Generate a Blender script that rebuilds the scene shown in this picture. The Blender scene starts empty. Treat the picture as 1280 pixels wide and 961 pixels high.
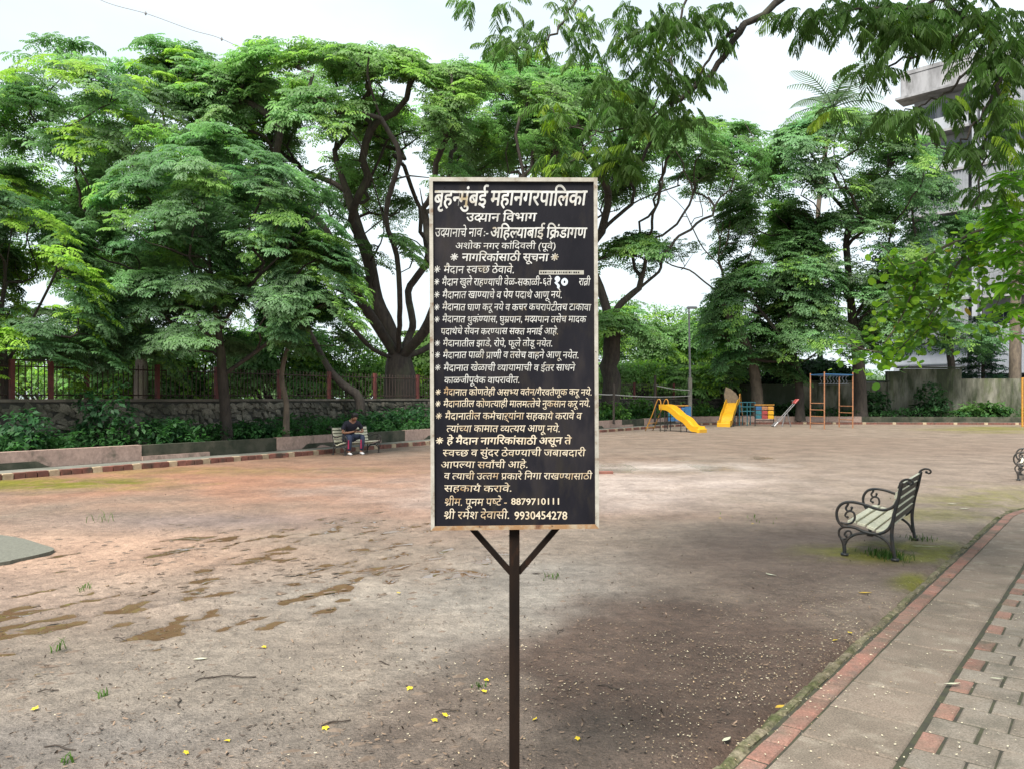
import bpy, bmesh, math, random
import numpy as np
from mathutils import Vector, Matrix

S = bpy.context.scene
COL = S.collection
R = math.radians
rnd = random.Random(7)
rng = np.random.default_rng(11)

# ------------------------------------------------------------------ camera, sky, sun, exposure
H = 1.55           # eye height
HOR = 497.0        # row of the horizon in the 1280 px wide photograph
F = 960.0          # focal length in those pixels
cam = bpy.data.cameras.new('camera')
cam.sensor_width = 36.0
cam.lens = 27.0
cam.shift_y = (HOR - 480.5) / 1280.0
cam.clip_start = 0.05
cam.clip_end = 2000.0
cam_o = bpy.data.objects.new('camera', cam)
COL.objects.link(cam_o)
cam_o.location = (0, 0, H)
cam_o.rotation_euler = (R(90), 0, 0)
S.camera = cam_o

SUN_EL, SUN_AZ = R(56), R(-152)      # azimuth measured from +Y towards +X
world = bpy.data.worlds.new("World")
S.world = world
world.use_nodes = True
wn, wl = world.node_tree.nodes, world.node_tree.links
bg = wn['Background']
sky = wn.new('ShaderNodeTexSky')
sky.sky_type = 'NISHITA'
sky.sun_disc = False
sky.sun_elevation = SUN_EL
sky.sun_rotation = SUN_AZ
sky.air_density = 1.2
sky.dust_density = 2.5
tc = wn.new('ShaderNodeTexCoord')
mp = wn.new('ShaderNodeMapping')
mp.inputs['Scale'].default_value = (1.0, 1.0, 2.6)
nz = wn.new('ShaderNodeTexNoise')
nz.inputs['Scale'].default_value = 1.6
nz.inputs['Detail'].default_value = 5
nz.inputs['Roughness'].default_value = 0.5
cr = wn.new('ShaderNodeValToRGB')
cr.color_ramp.elements[0].position = 0.30
cr.color_ramp.elements[0].color = (0.55, 0.55, 0.55, 1)
cr.color_ramp.elements[1].position = 0.62
cr.color_ramp.elements[1].color = (1, 1, 1, 1)
mx = wn.new('ShaderNodeMixRGB')
mx.inputs['Color2'].default_value = (6.2, 6.95, 7.4, 1)       # the overcast layer
wl.new(tc.outputs['Generated'], mp.inputs['Vector'])
wl.new(mp.outputs[0], nz.inputs['Vector'])
wl.new(nz.outputs['Fac'], cr.inputs['Fac'])
wl.new(cr.outputs['Color'], mx.inputs['Fac'])
wl.new(sky.outputs[0], mx.inputs['Color1'])
wl.new(mx.outputs[0], bg.inputs['Color'])
bg.inputs['Strength'].default_value = 0.072

sun = bpy.data.lights.new('sun', 'SUN')
sun.energy = 3.9
sun.angle = R(26)
sun.color = (1.0, 0.95, 0.87)
sun_o = bpy.data.objects.new('sun', sun)
COL.objects.link(sun_o)
sd = Vector((math.sin(SUN_AZ) * math.cos(SUN_EL), math.cos(SUN_AZ) * math.cos(SUN_EL), math.sin(SUN_EL)))
sun_o.rotation_euler = sd.to_track_quat('Z', 'Y').to_euler()
sun_o.location = (0, 0, 40)

S.view_settings.view_transform = 'Standard'
S.view_settings.look = 'None'
S.view_settings.exposure = 1.25
S.view_settings.gamma = 1.0
S.render.engine = 'CYCLES'
S.cycles.max_bounces = 8
S.cycles.diffuse_bounces = 5
S.cycles.glossy_bounces = 2
S.cycles.transmission_bounces = 4
S.cycles.transparent_max_bounces = 4
S.cycles.use_denoising = True

# ------------------------------------------------------------------ helpers
def P(px, py, Y):
    """world point seen at photo pixel (px, py) at distance Y"""
    return Vector(((px - 640) / F * Y, Y, H - (py - HOR) / F * Y))

def G(px, py, z=0.0):
    """ground point (height z) seen at photo pixel"""
    Y = (H - z) * F / (py - HOR)
    return Vector(((px - 640) / F * Y, Y, z))

def link(o, parent=None):
    COL.objects.link(o)
    if parent is not None:
        o.parent = parent
    return o

def tag(o, label=None, cat=None, group=None, kind=None):
    if label: o['label'] = label
    if cat: o['category'] = cat
    if group: o['group'] = group
    if kind: o['kind'] = kind
    return o

def thing(name, label, cat, loc=(0, 0, 0), rz=0.0, group=None):
    o = bpy.data.objects.new(name, None)
    o.empty_display_size = 0.2
    COL.objects.link(o)
    o.location = loc
    o.rotation_euler = (0, 0, rz)
    return tag(o, label, cat, group)

def copy_tree(o, parent=None):
    c = o.copy()
    COL.objects.link(c)
    c.parent = parent
    for ch in list(o.children):
        copy_tree(ch, c)
    return c

def mesh_np(name, V, Q, mat, cols=None, smooth=False, mats=None, midx=None):
    """mesh from numpy arrays; Q (n,3) or (n,4)"""
    me = bpy.data.meshes.new(name)
    V = np.ascontiguousarray(V, dtype=np.float32)
    Q = np.ascontiguousarray(Q, dtype=np.int32)
    k = Q.shape[1]
    me.vertices.add(len(V)); me.vertices.foreach_set('co', V.ravel())
    me.loops.add(Q.size); me.loops.foreach_set('vertex_index', Q.ravel())
    me.polygons.add(len(Q))
    me.polygons.foreach_set('loop_start', np.arange(0, Q.size, k, dtype=np.int32))
    me.polygons.foreach_set('loop_total', np.full(len(Q), k, dtype=np.int32))
    if smooth:
        me.polygons.foreach_set('use_smooth', np.ones(len(Q), dtype=bool))
    if mats:
        for m in mats: me.materials.append(m)
        if midx is not None: me.polygons.foreach_set('material_index', midx.astype(np.int32))
    elif mat: me.materials.append(mat)
    me.update(calc_edges=True)
    if cols is not None:
        a = me.color_attributes.new('Col', 'FLOAT_COLOR', 'POINT')
        c4 = np.ones((len(V), 4), dtype=np.float32); c4[:, :cols.shape[1]] = cols
        a.data.foreach_set('color', c4.ravel())
    return me

def obj_np(name, V, Q, mat, parent=None, **kw):
    return link(bpy.data.objects.new(name, mesh_np(name, V, Q, mat, **kw)), parent)

class MB:
    """collects simple solids and links them as one mesh"""
    def __init__(s): s.v = []; s.f = []
    def add(s, vs, fs):
        b = len(s.v)
        s.v += [tuple(v) for v in vs]
        s.f += [tuple(i + b for i in f) for f in fs]
        return s
    def box(s, c, size, rz=0.0, M=None):
        hx, hy, hz = size[0] / 2, size[1] / 2, size[2] / 2
        vs = [Vector((x, y, z)) for z in (-hz, hz) for x, y in ((-hx, -hy), (hx, -hy), (hx, hy), (-hx, hy))]
        mt = Matrix.Translation(Vector(c)) @ Matrix.Rotation(rz, 4, 'Z')
        if M is not None: mt = M @ mt
        return s.add([mt @ v for v in vs], [(3, 2, 1, 0), (4, 5, 6, 7), (0, 1, 5, 4), (1, 2, 6, 5), (2, 3, 7, 6), (3, 0, 4, 7)])
    def bbox(s, c, size, b, rz=0.0, jit=0.0):
        """box with chamfered top edges"""
        hx, hy, hz = size[0] / 2, size[1] / 2, size[2] / 2
        ring = lambda ex, ey, z: [Vector((x * ex, y * ey, z)) for x, y in ((-1, -1), (1, -1), (1, 1), (-1, 1))]
        vs = ring(hx, hy, -hz) + ring(hx, hy, hz - b) + ring(hx - b, hy - b, hz)
        if jit: vs = [v + Vector((rnd.uniform(-jit, jit) for _ in range(3))) for v in vs]
        mt = Matrix.Translation(Vector(c)) @ Matrix.Rotation(rz, 4, 'Z')
        fs = [(3, 2, 1, 0), (8, 9, 10, 11)]
        for a in (0, 4):
            for i in range(4):
                j = (i + 1) % 4
                fs.append((a + i, a + j, a + 4 + j, a + 4 + i))
        return s.add([mt @ v for v in vs], fs)
    def tube(s, pts, r, n=8, flat=1.0, caps=True, up=None):
        pts = [Vector(p) for p in pts]
        rs = r if isinstance(r, (list, tuple)) else [r] * len(pts)
        rings = []
        t0 = (pts[1] - pts[0]).normalized()
        ref = Vector(up) if up is not None else (Vector((0, 0, 1)) if abs(t0.z) < .9 else Vector((1, 0, 0)))
        nrm = t0.cross(ref).normalized()
        for i, p in enumerate(pts):
            t = (pts[min(i + 1, len(pts) - 1)] - pts[max(i - 1, 0)])
            t = t.normalized() if t.length > 1e-9 else t0
            nn = nrm - t * nrm.dot(t)
            nrm = nn.normalized() if nn.length > 1e-6 else nrm
            bi = t.cross(nrm)
            rings.append([p + (nrm * math.cos(a) * flat + bi * math.sin(a)) * rs[i] for a in [2 * math.pi * k / n for k in range(n)]])
        vs = [v for rg in rings for v in rg]
        fs = []
        for i in range(len(rings) - 1):
            for k in range(n):
                k2 = (k + 1) % n
                fs.append((i * n + k, i * n + k2, (i + 1) * n + k2, (i + 1) * n + k))
        if caps:
            fs.append(tuple(range(n - 1, -1, -1)))
            fs.append(tuple((len(rings) - 1) * n + k for k in range(n)))
        return s.add(vs, fs)
    def prism(s, poly, z0, z1):
        n = len(poly)
        vs = [(p[0], p[1], z0) for p in poly] + [(p[0], p[1], z1) for p in poly]
        fs = [tuple(range(n - 1, -1, -1)), tuple(range(n, 2 * n))]
        fs += [(i, (i + 1) % n, n + (i + 1) % n, n + i) for i in range(n)]
        return s.add(vs, fs)
    def mesh(s, name, mat, smooth=False):
        me = bpy.data.meshes.new(name)
        me.from_pydata(s.v, [], s.f)
        if mat: me.materials.append(mat)
        if smooth: me.polygons.foreach_set('use_smooth', [True] * len(me.polygons))
        me.update()
        return me
    def build(s, name, mat, parent=None, smooth=False):
        return link(bpy.data.objects.new(name, s.mesh(name, mat, smooth)), parent)

def spline(pts, n=6):
    """Catmull-Rom through points"""
    p = [Vector(q) for q in pts]
    if len(p) < 3: return p
    p = [p[0] * 2 - p[1]] + p + [p[-1] * 2 - p[-2]]
    out = []
    for i in range(1, len(p) - 2):
        for k in range(n):
            t = k / n
            a, b, c, d = p[i - 1], p[i], p[i + 1], p[i + 2]
            out.append(0.5 * ((2 * b) + (c - a) * t + (2 * a - 5 * b + 4 * c - d) * t * t + (3 * b - a - 3 * c + d) * t ** 3))
    out.append(p[-2])
    return out

# numpy value noise
def _hash(ix, iy, s):
    h = (ix * 374761393 + iy * 668265263 + s * 1442695041) & 0xffffffff
    h = ((h ^ (h >> 13)) * 1274126177) & 0xffffffff
    return ((h ^ (h >> 16)) & 0xffff) / 65535.0
def vnoise(x, y, s=0):
    ix = np.floor(x).astype(np.int64); iy = np.floor(y).astype(np.int64)
    fx = x - ix; fy = y - iy
    fx = fx * fx * (3 - 2 * fx); fy = fy * fy * (3 - 2 * fy)
    a = _hash(ix, iy, s); b = _hash(ix + 1, iy, s); c = _hash(ix, iy + 1, s); d = _hash(ix + 1, iy + 1, s)
    return a + (b - a) * fx + (c - a) * fy + (a - b - c + d) * fx * fy
def fbm(x, y, o=4, s=0):
    t = 0; a = .5; n = 0
    for k in range(o):
        t = t + a * vnoise(x * 2 ** k + 17.3 * k, y * 2 ** k - 9.1 * k, s + k); n += a; a *= .5
    return t / n

# ------------------------------------------------------------------ materials
ALB = .66      # common scale of the albedos listed below
def mat(name, c, rough=.7, metal=0.0, c2=None, scale=8.0, detail=5, bump=0.0, bscale=None, ramp=(.35, .65),
        stain=None, stain_scale=1.5, stain_ramp=(.5, .65), stretch=(1, 1, 1), objrand=0.0, attr=None, spec=.5, stain2=None, grit=0.0, gscale=90):
    sc_ = lambda q: None if q is None else tuple(v * ALB for v in q)
    c, c2, stain, stain2 = sc_(c), sc_(c2), sc_(stain), sc_(stain2)
    m = bpy.data.materials.new(name)
    m.use_nodes = True
    N, L = m.node_tree.nodes, m.node_tree.links
    b = N['Principled BSDF']
    b.inputs['Roughness'].default_value = rough
    b.inputs['Metallic'].default_value = metal
    b.inputs['Specular IOR Level'].default_value = spec
    g = N.new('ShaderNodeNewGeometry')
    mpn = N.new('ShaderNodeMapping'); mpn.inputs['Scale'].default_value = stretch
    L.new(g.outputs['Position'], mpn.inputs['Vector'])
    def noise(sc, det=detail):
        n = N.new('ShaderNodeTexNoise'); n.inputs['Scale'].default_value = sc; n.inputs['Detail'].default_value = det
        n.inputs['Roughness'].default_value = .62
        L.new(mpn.outputs[0], n.inputs['Vector']); return n
    def rampn(src, lo, hi):
        r = N.new('ShaderNodeValToRGB'); r.color_ramp.elements[0].position = lo; r.color_ramp.elements[1].position = hi
        L.new(src, r.inputs['Fac']); return r.outputs['Color']
    if attr:
        a = N.new('ShaderNodeAttribute'); a.attribute_name = attr; col = a.outputs['Color']
    else:
        rg = N.new('ShaderNodeRGB'); rg.outputs[0].default_value = (*c, 1); col = rg.outputs[0]
    def mix(f, a_, b_, mode='MIX'):
        x = N.new('ShaderNodeMixRGB'); x.blend_type = mode
        if isinstance(f, float): x.inputs['Fac'].default_value = f
        else: L.new(f, x.inputs['Fac'])
        for s_, v in (('Color1', a_), ('Color2', b_)):
            if isinstance(v, tuple): x.inputs[s_].default_value = (*v, 1)
            else: L.new(v, x.inputs[s_])
        return x.outputs[0]
    if c2 is not None:
        n = noise(scale); col = mix(rampn(n.outputs['Fac'], *ramp), col, tuple(c2))
    if stain is not None:
        n = noise(stain_scale); col = mix(rampn(n.outputs['Fac'], *stain_ramp), col, tuple(stain))
    if stain2 is not None:
        n = noise(stain_scale * 2.7); col = mix(rampn(n.outputs['Fac'], .52, .7), col, tuple(stain2))
    if grit:
        n = noise(gscale, 4)
        mr_ = N.new('ShaderNodeMapRange'); mr_.inputs['From Min'].default_value = .32; mr_.inputs['From Max'].default_value = .68
        mr_.inputs['To Min'].default_value = 1 - grit; mr_.inputs['To Max'].default_value = 1 + grit
        L.new(n.outputs['Fac'], mr_.inputs['Value'])
        hs = N.new('ShaderNodeHueSaturation'); L.new(col, hs.inputs['Color']); L.new(mr_.outputs[0], hs.inputs['Value']); col = hs.outputs[0]
    if objrand:
        oi = N.new('ShaderNodeObjectInfo')
        mr = N.new('ShaderNodeMapRange'); mr.inputs['To Min'].default_value = 1 - objrand; mr.inputs['To Max'].default_value = 1 + objrand
        L.new(oi.outputs['Random'], mr.inputs['Value'])
        hv = N.new('ShaderNodeHueSaturation'); L.new(col, hv.inputs['Color']); L.new(mr.outputs[0], hv.inputs['Value'])
        col = hv.outputs[0]
    L.new(col, b.inputs['Base Color'])
    if bump:
        n = noise(bscale or scale * 3, 6)
        bp = N.new('ShaderNodeBump'); bp.inputs['Strength'].default_value = 1.0; bp.inputs['Distance'].default_value = bump
        L.new(n.outputs['Fac'], bp.inputs['Height']); L.new(bp.outputs[0], b.inputs['Normal'])
    return m

def leaf_mat(name, transl=.48, rough=.5, tint=(1.15, 1.40, .85)):
    m = bpy.data.materials.new(name); m.use_nodes = True
    N, L = m.node_tree.nodes, m.node_tree.links
    b = N['Principled BSDF']; b.inputs['Roughness'].default_value = rough
    b.inputs['Specular IOR Level'].default_value = .16
    a = N.new('ShaderNodeAttribute'); a.attribute_name = 'Col'
    L.new(a.outputs['Color'], b.inputs['Base Color'])
    tr = N.new('ShaderNodeBsdfTranslucent')
    mu = N.new('ShaderNodeMixRGB'); mu.blend_type = 'MULTIPLY'; mu.inputs['Fac'].default_value = 1
    mu.inputs['Color2'].default_value = (*tint, 1)
    L.new(a.outputs['Color'], mu.inputs['Color1']); L.new(mu.outputs[0], tr.inputs['Color'])
    mxs = N.new('ShaderNodeMixShader'); mxs.inputs['Fac'].default_value = transl
    L.new(b.outputs[0], mxs.inputs[1]); L.new(tr.outputs[0], mxs.inputs[2])
    L.new(mxs.outputs[0], N['Material Output'].inputs['Surface'])
    return m

M = {}
M['leaf'] = leaf_mat('leaf_green')
M['bark'] = mat('bark_dark', (.085, .068, .055), .9, c2=(.04, .032, .027), scale=9, bump=.02, bscale=30, stretch=(1, 1, .35), stain=(.10, .11, .06), stain_scale=2, stain_ramp=(.55, .75))
M['bark_pale'] = mat('bark_pale', (.24, .19, .14), .9, c2=(.12, .095, .075), scale=7, bump=.015, bscale=30, stretch=(1, 1, .35))
M['slat'] = mat('slat_cream', (.95, .92, .70), .6, c2=(.80, .77, .58), scale=14, bump=.001, bscale=80, stain=(.25, .24, .17), stain_scale=7, stain_ramp=(.6, .8), grit=0.15, gscale=60)
M['slat_back'] = mat('slat_brown', (.13, .10, .065), .8, c2=(.08, .065, .045), scale=12, bump=.001, bscale=80, stain=(.33, .31, .22), stain_scale=5, stain_ramp=(.62, .75))
M['iron'] = mat('cast_iron', (.018, .028, .034), .45, .1, c2=(.06, .045, .035), scale=20, bump=.001, bscale=120)
M['yellow'] = mat('yellow_plastic', (.85, .47, .015), .42, c2=(.78, .40, .02), scale=5, stain=(.6, .42, .12), stain_scale=9, stain_ramp=(.62, .8))
M['yellow_paint'] = mat('yellow_paint', (.72, .38, .06), .5, c2=(.50, .20, .03), scale=15)
M['dark_steel'] = mat('dark_steel', (.05, .035, .03), .6, .3, c2=(.02, .02, .02), scale=10)
M['orange_paint'] = mat('orange_paint', (.50, .22, .09), .7, c2=(.30, .14, .08), scale=12, ramp=(.4, .6))
M['blue_paint'] = mat('blue_paint', (.03, .11, .28), .45, c2=(.03, .16, .33), scale=10)
M['teal_paint'] = mat('teal_paint', (.03, .20, .24), .5, c2=(.02, .12, .16), scale=10)
M['red_paint'] = mat('red_paint', (.48, .07, .06), .5, c2=(.30, .05, .05), scale=10)
M['grey_metal'] = mat('grey_metal', (.36, .36, .37), .45, .5, c2=(.25, .24, .24), scale=10)
M['fence_red'] = mat('fence_red_paint', (.21, .05, .042), .75, c2=(.11, .032, .028), scale=8)
M['rod'] = mat('rod_brown', (.075, .04, .03), .7, c2=(.04, .028, .022), scale=8)
M['brick_red'] = mat('brick_red', (.30, .12, .085), .88, c2=(.20, .085, .065), scale=7, bump=.004, bscale=60, stain=(.10, .085, .06), stain_scale=3, stain_ramp=(.5, .7), objrand=.28)
M['brick_cream'] = mat('brick_cream', (.62, .50, .33), .85, c2=(.45, .32, .21), scale=9, bump=.003, bscale=60, objrand=.15)
M['edging_red'] = mat('edging_red', (.36, .18, .14), .95, spec=.2, c2=(.27, .165, .135), scale=5, bump=.0015, bscale=160, stain=(.15, .13, .10), stain_scale=2.6, stain_ramp=(.42, .68), objrand=.13, stain2=(.20, .145, .122), grit=0.3, gscale=110)
M['edging_moss'] = mat('edging_moss', (.12, .11, .06), .95, spec=.2, c2=(.24, .205, .15), scale=14, bump=.003, bscale=90, stain=(.07, .085, .03), stain_scale=5, stain_ramp=(.45, .65), objrand=.15, grit=0.45, gscale=60)
M['slab'] = mat('slab_grey', (.225, .18, .145), .95, spec=.2, c2=(.265, .215, .175), scale=3.5, bump=.0012, bscale=220, stain=(.185, .155, .125), stain_scale=2.2, stain_ramp=(.42, .64), objrand=.09, stain2=(.31, .27, .22), grit=0.34, gscale=120)
M['paver'] = mat('paver_grey', (.225, .19, .155), .95, spec=.2, c2=(.26, .23, .195), scale=6, bump=.0015, bscale=200, stain=(.155, .14, .115), stain_scale=3.5, stain_ramp=(.5, .7), objrand=.12, grit=0.34, gscale=120)
M['joint'] = mat('joint_soil', (.035, .032, .025), .95, c2=(.06, .065, .03), scale=12)
M['pink'] = mat('pink_plaster', (.60, .42, .35), .9, c2=(.50, .35, .29), scale=2.5, bump=.004, bscale=40, stain=(.19, .16, .12), stain_scale=3.2, stain_ramp=(.56, .74), stretch=(1, 1, .8), grit=0.2, gscale=14)
M['mossy'] = mat('mossy_plaster', (.07, .075, .05), .92, c2=(.13, .12, .085), scale=2.5, bump=.006, bscale=30, stain=(.035, .045, .025), stain_scale=2.2, stain_ramp=(.42, .62))
M['ledge'] = mat('ledge_concrete', (.22, .22, .19), .85, c2=(.15, .155, .125), scale=2, bump=.003, bscale=40, stain=(.28, .26, .22), stain_scale=1.3, grit=0.2, gscale=30)
M['stone'] = mat('wall_stone', (.30, .27, .215), .95, c2=(.17, .155, .12), scale=4, bump=.012, bscale=22, stain=(.08, .08, .055), stain_scale=.8, stain_ramp=(.48, .64), objrand=.35, grit=0.35, gscale=25)
M['mortar'] = mat('wall_mortar', (.085, .08, .07), .95, c2=(.04, .042, .03), scale=3, bump=.01, bscale=20)
M['coping'] = mat('wall_coping', (.26, .22, .18), .9, c2=(.12, .11, .085), scale=3, bump=.006, bscale=30)
M['compound'] = mat('compound_wall', (.30, .29, .235), .9, c2=(.16, .155, .11), scale=1.6, bump=.006, bscale=20, stretch=(1, 1, .28), stain=(.05, .06, .03), stain_scale=.9, stain_ramp=(.44, .58), stain2=(.10, .12, .05), grit=0.25, gscale=5)
M['compound_dark'] = mat('compound_wall_dark', (.10, .11, .08), .9, c2=(.06, .07, .045), scale=1.6, bump=.006, bscale=20, stretch=(1, 1, .3), stain=(.03, .045, .02), stain_scale=.9, stain_ramp=(.44, .58))
M['concrete_stain'] = mat('stained_concrete', (.42, .42, .44), .85, c2=(.24, .24, .25), scale=1.1, stretch=(1, 1, .3), ramp=(.42, .62), stain=(.14, .14, .14), stain_scale=.7, stain_ramp=(.58, .7))
M['white_wall'] = mat('white_plaster', (.50, .53, .58), .8, c2=(.38, .40, .45), scale=.6, stretch=(1, 1, .4), stain=(.40, .42, .46), stain_scale=.5)
M['grille'] = mat('grille_grey', (.36, .38, .42), .6, c2=(.26, .28, .31), scale=2)
M['glass_dark'] = mat('window_glass', (.035, .045, .06), .12, spec=.8)
M['sheet'] = mat('sheet_metal', (.60, .64, .72), .5, .1, c2=(.50, .53, .6), scale=1)
M['board_frame'] = mat('sign_frame', (.56, .53, .46), .7, c2=(.40, .37, .31), scale=22, ramp=(.38, .6), bump=.0008, bscale=120, stain=(.22, .14, .085), stain_scale=22, stain_ramp=(.58, .70))
M['board_frame_rusty'] = mat('sign_frame_rusty', (.46, .38, .27), .75, c2=(.36, .20, .09), scale=22, bump=.0008, bscale=120, ramp=(.36, .56), stain=(.16, .07, .035), stain_scale=18, stain_ramp=(.54, .68))
M['black_paint'] = mat('black_paint', (.008, .008, .013), .6, spec=.12, c2=(.019, .018, .024), scale=5, stretch=(1, 1, .35), bump=.0004, bscale=160, stain=(.05, .042, .042), stain_scale=5, stain_ramp=(.54, .76), stain2=(.03, .026, .024))
M['pole'] = mat('sign_post_steel', (.010, .007, .006), .7, .0, spec=.1, c2=(.022, .013, .009), scale=10, bump=.0006, bscale=90, stretch=(1, 1, .3), stain=(.08, .036, .018), stain_scale=9, stain_ramp=(.60, .78))
M['ink'] = mat('sign_lettering', (.80, .80, .77), .6, c2=(.50, .49, .45), scale=30, stain=(.40, .31, .17), stain_scale=14, stain_ramp=(.56, .70))
M['ink_warm'] = mat('sign_lettering_aged', (.84, .74, .58), .6, c2=(.72, .60, .42), scale=24, stain=(.42, .24, .09), stain_scale=12, stain_ramp=(.54, .72))
M['ink_bold'] = mat('sign_repaint', (.70, .78, .86), .5)
M['tape'] = mat('sticker_tape', (.55, .54, .48), .5, c2=(.40, .38, .32), scale=40)
M['skin'] = mat('skin', (.36, .18, .11), .55)
M['hair'] = mat('hair_black', (.008, .008, .009), .6)
M['shirt'] = mat('shirt_navy', (.012, .014, .03), .8, c2=(.018, .02, .04), scale=20)
M['trouser'] = mat('trousers_blue', (.018, .03, .075), .8, c2=(.03, .045, .09), scale=15)
M['stripe'] = mat('trouser_stripe', (.35, .02, .08), .8)
M['shoe'] = mat('shoe_white', (.7, .7, .7), .6)
M['phone'] = mat('phone_black', (.01, .01, .012), .3)
M['petal'] = mat('petals', (.8, .8, .8), .7, attr='Col')
M['litter'] = mat('leaf_litter', (.5, .5, .5), .75, attr='Col')
M['yellow_petal'] = mat('yellow_petal', (.80, .60, .02), .6)
M['pale_leaf'] = mat('pale_dry_leaf', (.62, .62, .48), .6, c2=(.5, .52, .36), scale=40)
M['gold_leaf'] = mat('golden_leaf', (.60, .40, .03), .6, c2=(.45, .30, .04), scale=30)
M['twig'] = mat('twig', (.06, .045, .035), .9)
M['asphalt'] = mat('pitch_concrete', (.20, .20, .16), .9, c2=(.15, .15, .12), scale=30, bump=.004, bscale=120, grit=0.35, gscale=60)
M['net'] = mat('net_tape', (.42, .42, .40), .7)
M['shell'] = mat('faded_panel', (.33, .25, .16), .8, c2=(.22, .17, .12), scale=8)
M['cable'] = mat('cable_grey', (.30, .30, .31), .6)

# ------------------------------------------------------------------ ground
def blob(x, y, px, py, rx, ry, soft=.6, warp=None):
    c = G(px, py)
    wx = rx * c.y / F
    wy = ry * c.y * c.y / (H * F)
    # along-view axis follows the line of sight
    dx = x - c.x * (y / c.y); dy = y - c.y
    d = np.sqrt((dx / wx) ** 2 + (dy / wy) ** 2)
    if warp is not None: d = d + warp
    return np.clip((1 + soft - d) / (2 * soft), 0, 1) ** 1.3

def path_side(x, y):
    return .779 * x - .627 * y      # distance across the paved path direction

ys = [-200, -60, -20, -6, 0]
yv = 1.5
while yv < 60:
    ys.append(yv); yv += max(.042, .0085 * yv) if yv < 16 else max(.13, .014 * yv)
ys += [65, 75, 90, 120, 200, 500, 1500]
xs = list(np.arange(-11, 8.5, .078)); xs = [-1500, -400, -120, -60, -45, -35, -28, -23, -19, -16, -13.5, -12] + xs + [9, 9.8, 10.8, 12, 13.5, 15, 17, 19, 22, 25, 30, 40, 60, 120, 400, 1500]
XX, YY = np.meshgrid(np.array(xs), np.array(ys, dtype=float))
x, y = XX.ravel(), YY.ravel()
yc = np.clip(y, 1.5, 60)
w1 = (fbm(x * .55, y * .55, 4, 3) - .5) * 1.5
w2 = (fbm(x * 1.7, y * 1.7, 4, 9) - .5) * 1.6
col = np.tile(np.array([.285, .235, .195]), (len(x), 1))
def lay(mask, c, k=1.0):
    global col
    m_ = (np.clip(mask, 0, 1) * k)[:, None]
    col = col * (1 - m_) + np.array(c) * m_
lay(blob(x, y, 300, 592, 420, 34, .6, w1), (.42, .225, .155), .8)
lay(blob(x, y, 120, 690, 300, 46, .6, w1), (.52, .37, .29), .92)
lay(blob(x, y, 40, 745, 230, 34, .6, w1), (.45, .345, .285), .8)
lay(blob(x, y, 520, 610, 160, 30, .7, w1), (.36, .25, .20), .6)
lay(blob(x, y, 240, 650, 190, 12, .6, w1), (.24, .20, .19), .7)
lay(blob(x, y, 420, 745, 250, 40, .7, w1 + w2 * .4), (.37, .335, .295), .8)
lay(blob(x, y, 250, 850, 380, 70, .7, w1 + w2 * .4), (.335, .295, .255), .8)
lay(blob(x, y, 690, 730, 150, 60, .6, w1 + w2 * .4), (.34, .315, .285), .8)
lay(blob(x, y, 720, 625, 160, 14, .6, w1), (.40, .34, .31), .7)
lay(blob(x, y, 905, 860, 320, 175, .30, w1 * .5 + w2 * .7), (.112, .078, .062), .97)  # three blobs of moist brown dirt, the overhead tree's shade worked into their colour
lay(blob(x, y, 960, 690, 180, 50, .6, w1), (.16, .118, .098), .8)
lay(blob(x, y, 640, 940, 150, 50, .6, w1 + w2 * .3), (.20, .165, .14), .7)
lay(blob(x, y, 60, 930, 260, 40, .7, w1), (.27, .25, .235), .6)
lay(blob(x, y, 900, 556, 520, 22, .6, w1), (.235, .18, .145), .8)
lay(blob(x, y, 1120, 590, 260, 24, .7, w1), (.30, .245, .205), .7)
lay(blob(x, y, 780, 606, 230, 17, .7, w1 + w2 * .6), (.52, .45, .41), .8)
lay(blob(x, y, 820, 583, 120, 5, .7, w2), (.60, .54, .50), .7)  # pale streak imitating a wet gleam, painted into the ground colour
lay(blob(x, y, 250, 572, 420, 10, .7, w1), (.22, .15, .11), .7)
# moss
mo = np.maximum.reduce([blob(x, y, 60, 604, 150, 8, .5, w2 * .7), blob(x, y, 1165, 642, 90, 9, .5, w2 * .7) * .5,
                        blob(x, y, 1130, 690, 110, 13, .45, w2 * .6), blob(x, y, 1142, 727, 30, 12, .5, w2 * .5),
                        blob(x, y, 1250, 620, 90, 14, .5, w2) * .55, blob(x, y, 1255, 535, 70, 4, .5, w2) * .9,
                        blob(x, y, 250, 588, 200, 5, .5, w2) * .35])
mo = mo * np.clip((fbm(x * 5, y * 5, 4, 71) - .28) * 6.0, .25, 1)
lay(mo, (.19, .19, .035), .9)
# puddled ruts
reg = np.maximum.reduce([blob(x, y, 330, 705, 250, 42, .5), blob(x, y, 60, 770, 170, 30, .5), blob(x, y, 480, 668, 90, 26, .5),
                         blob(x, y, 240, 668, 60, 12, .5)])
rx_ = x * .9 - y * .42; ry_ = x * .42 + y * .9
pn = fbm(rx_ * 9.5 + 5, ry_ * 4.2, 3, 21) * .72 + fbm(rx_ * 1.4, ry_ * .8, 2, 77) * .28
pud = np.clip((pn - .645 + reg * .07) / .03, 0, 1) * (reg > .05)
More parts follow.
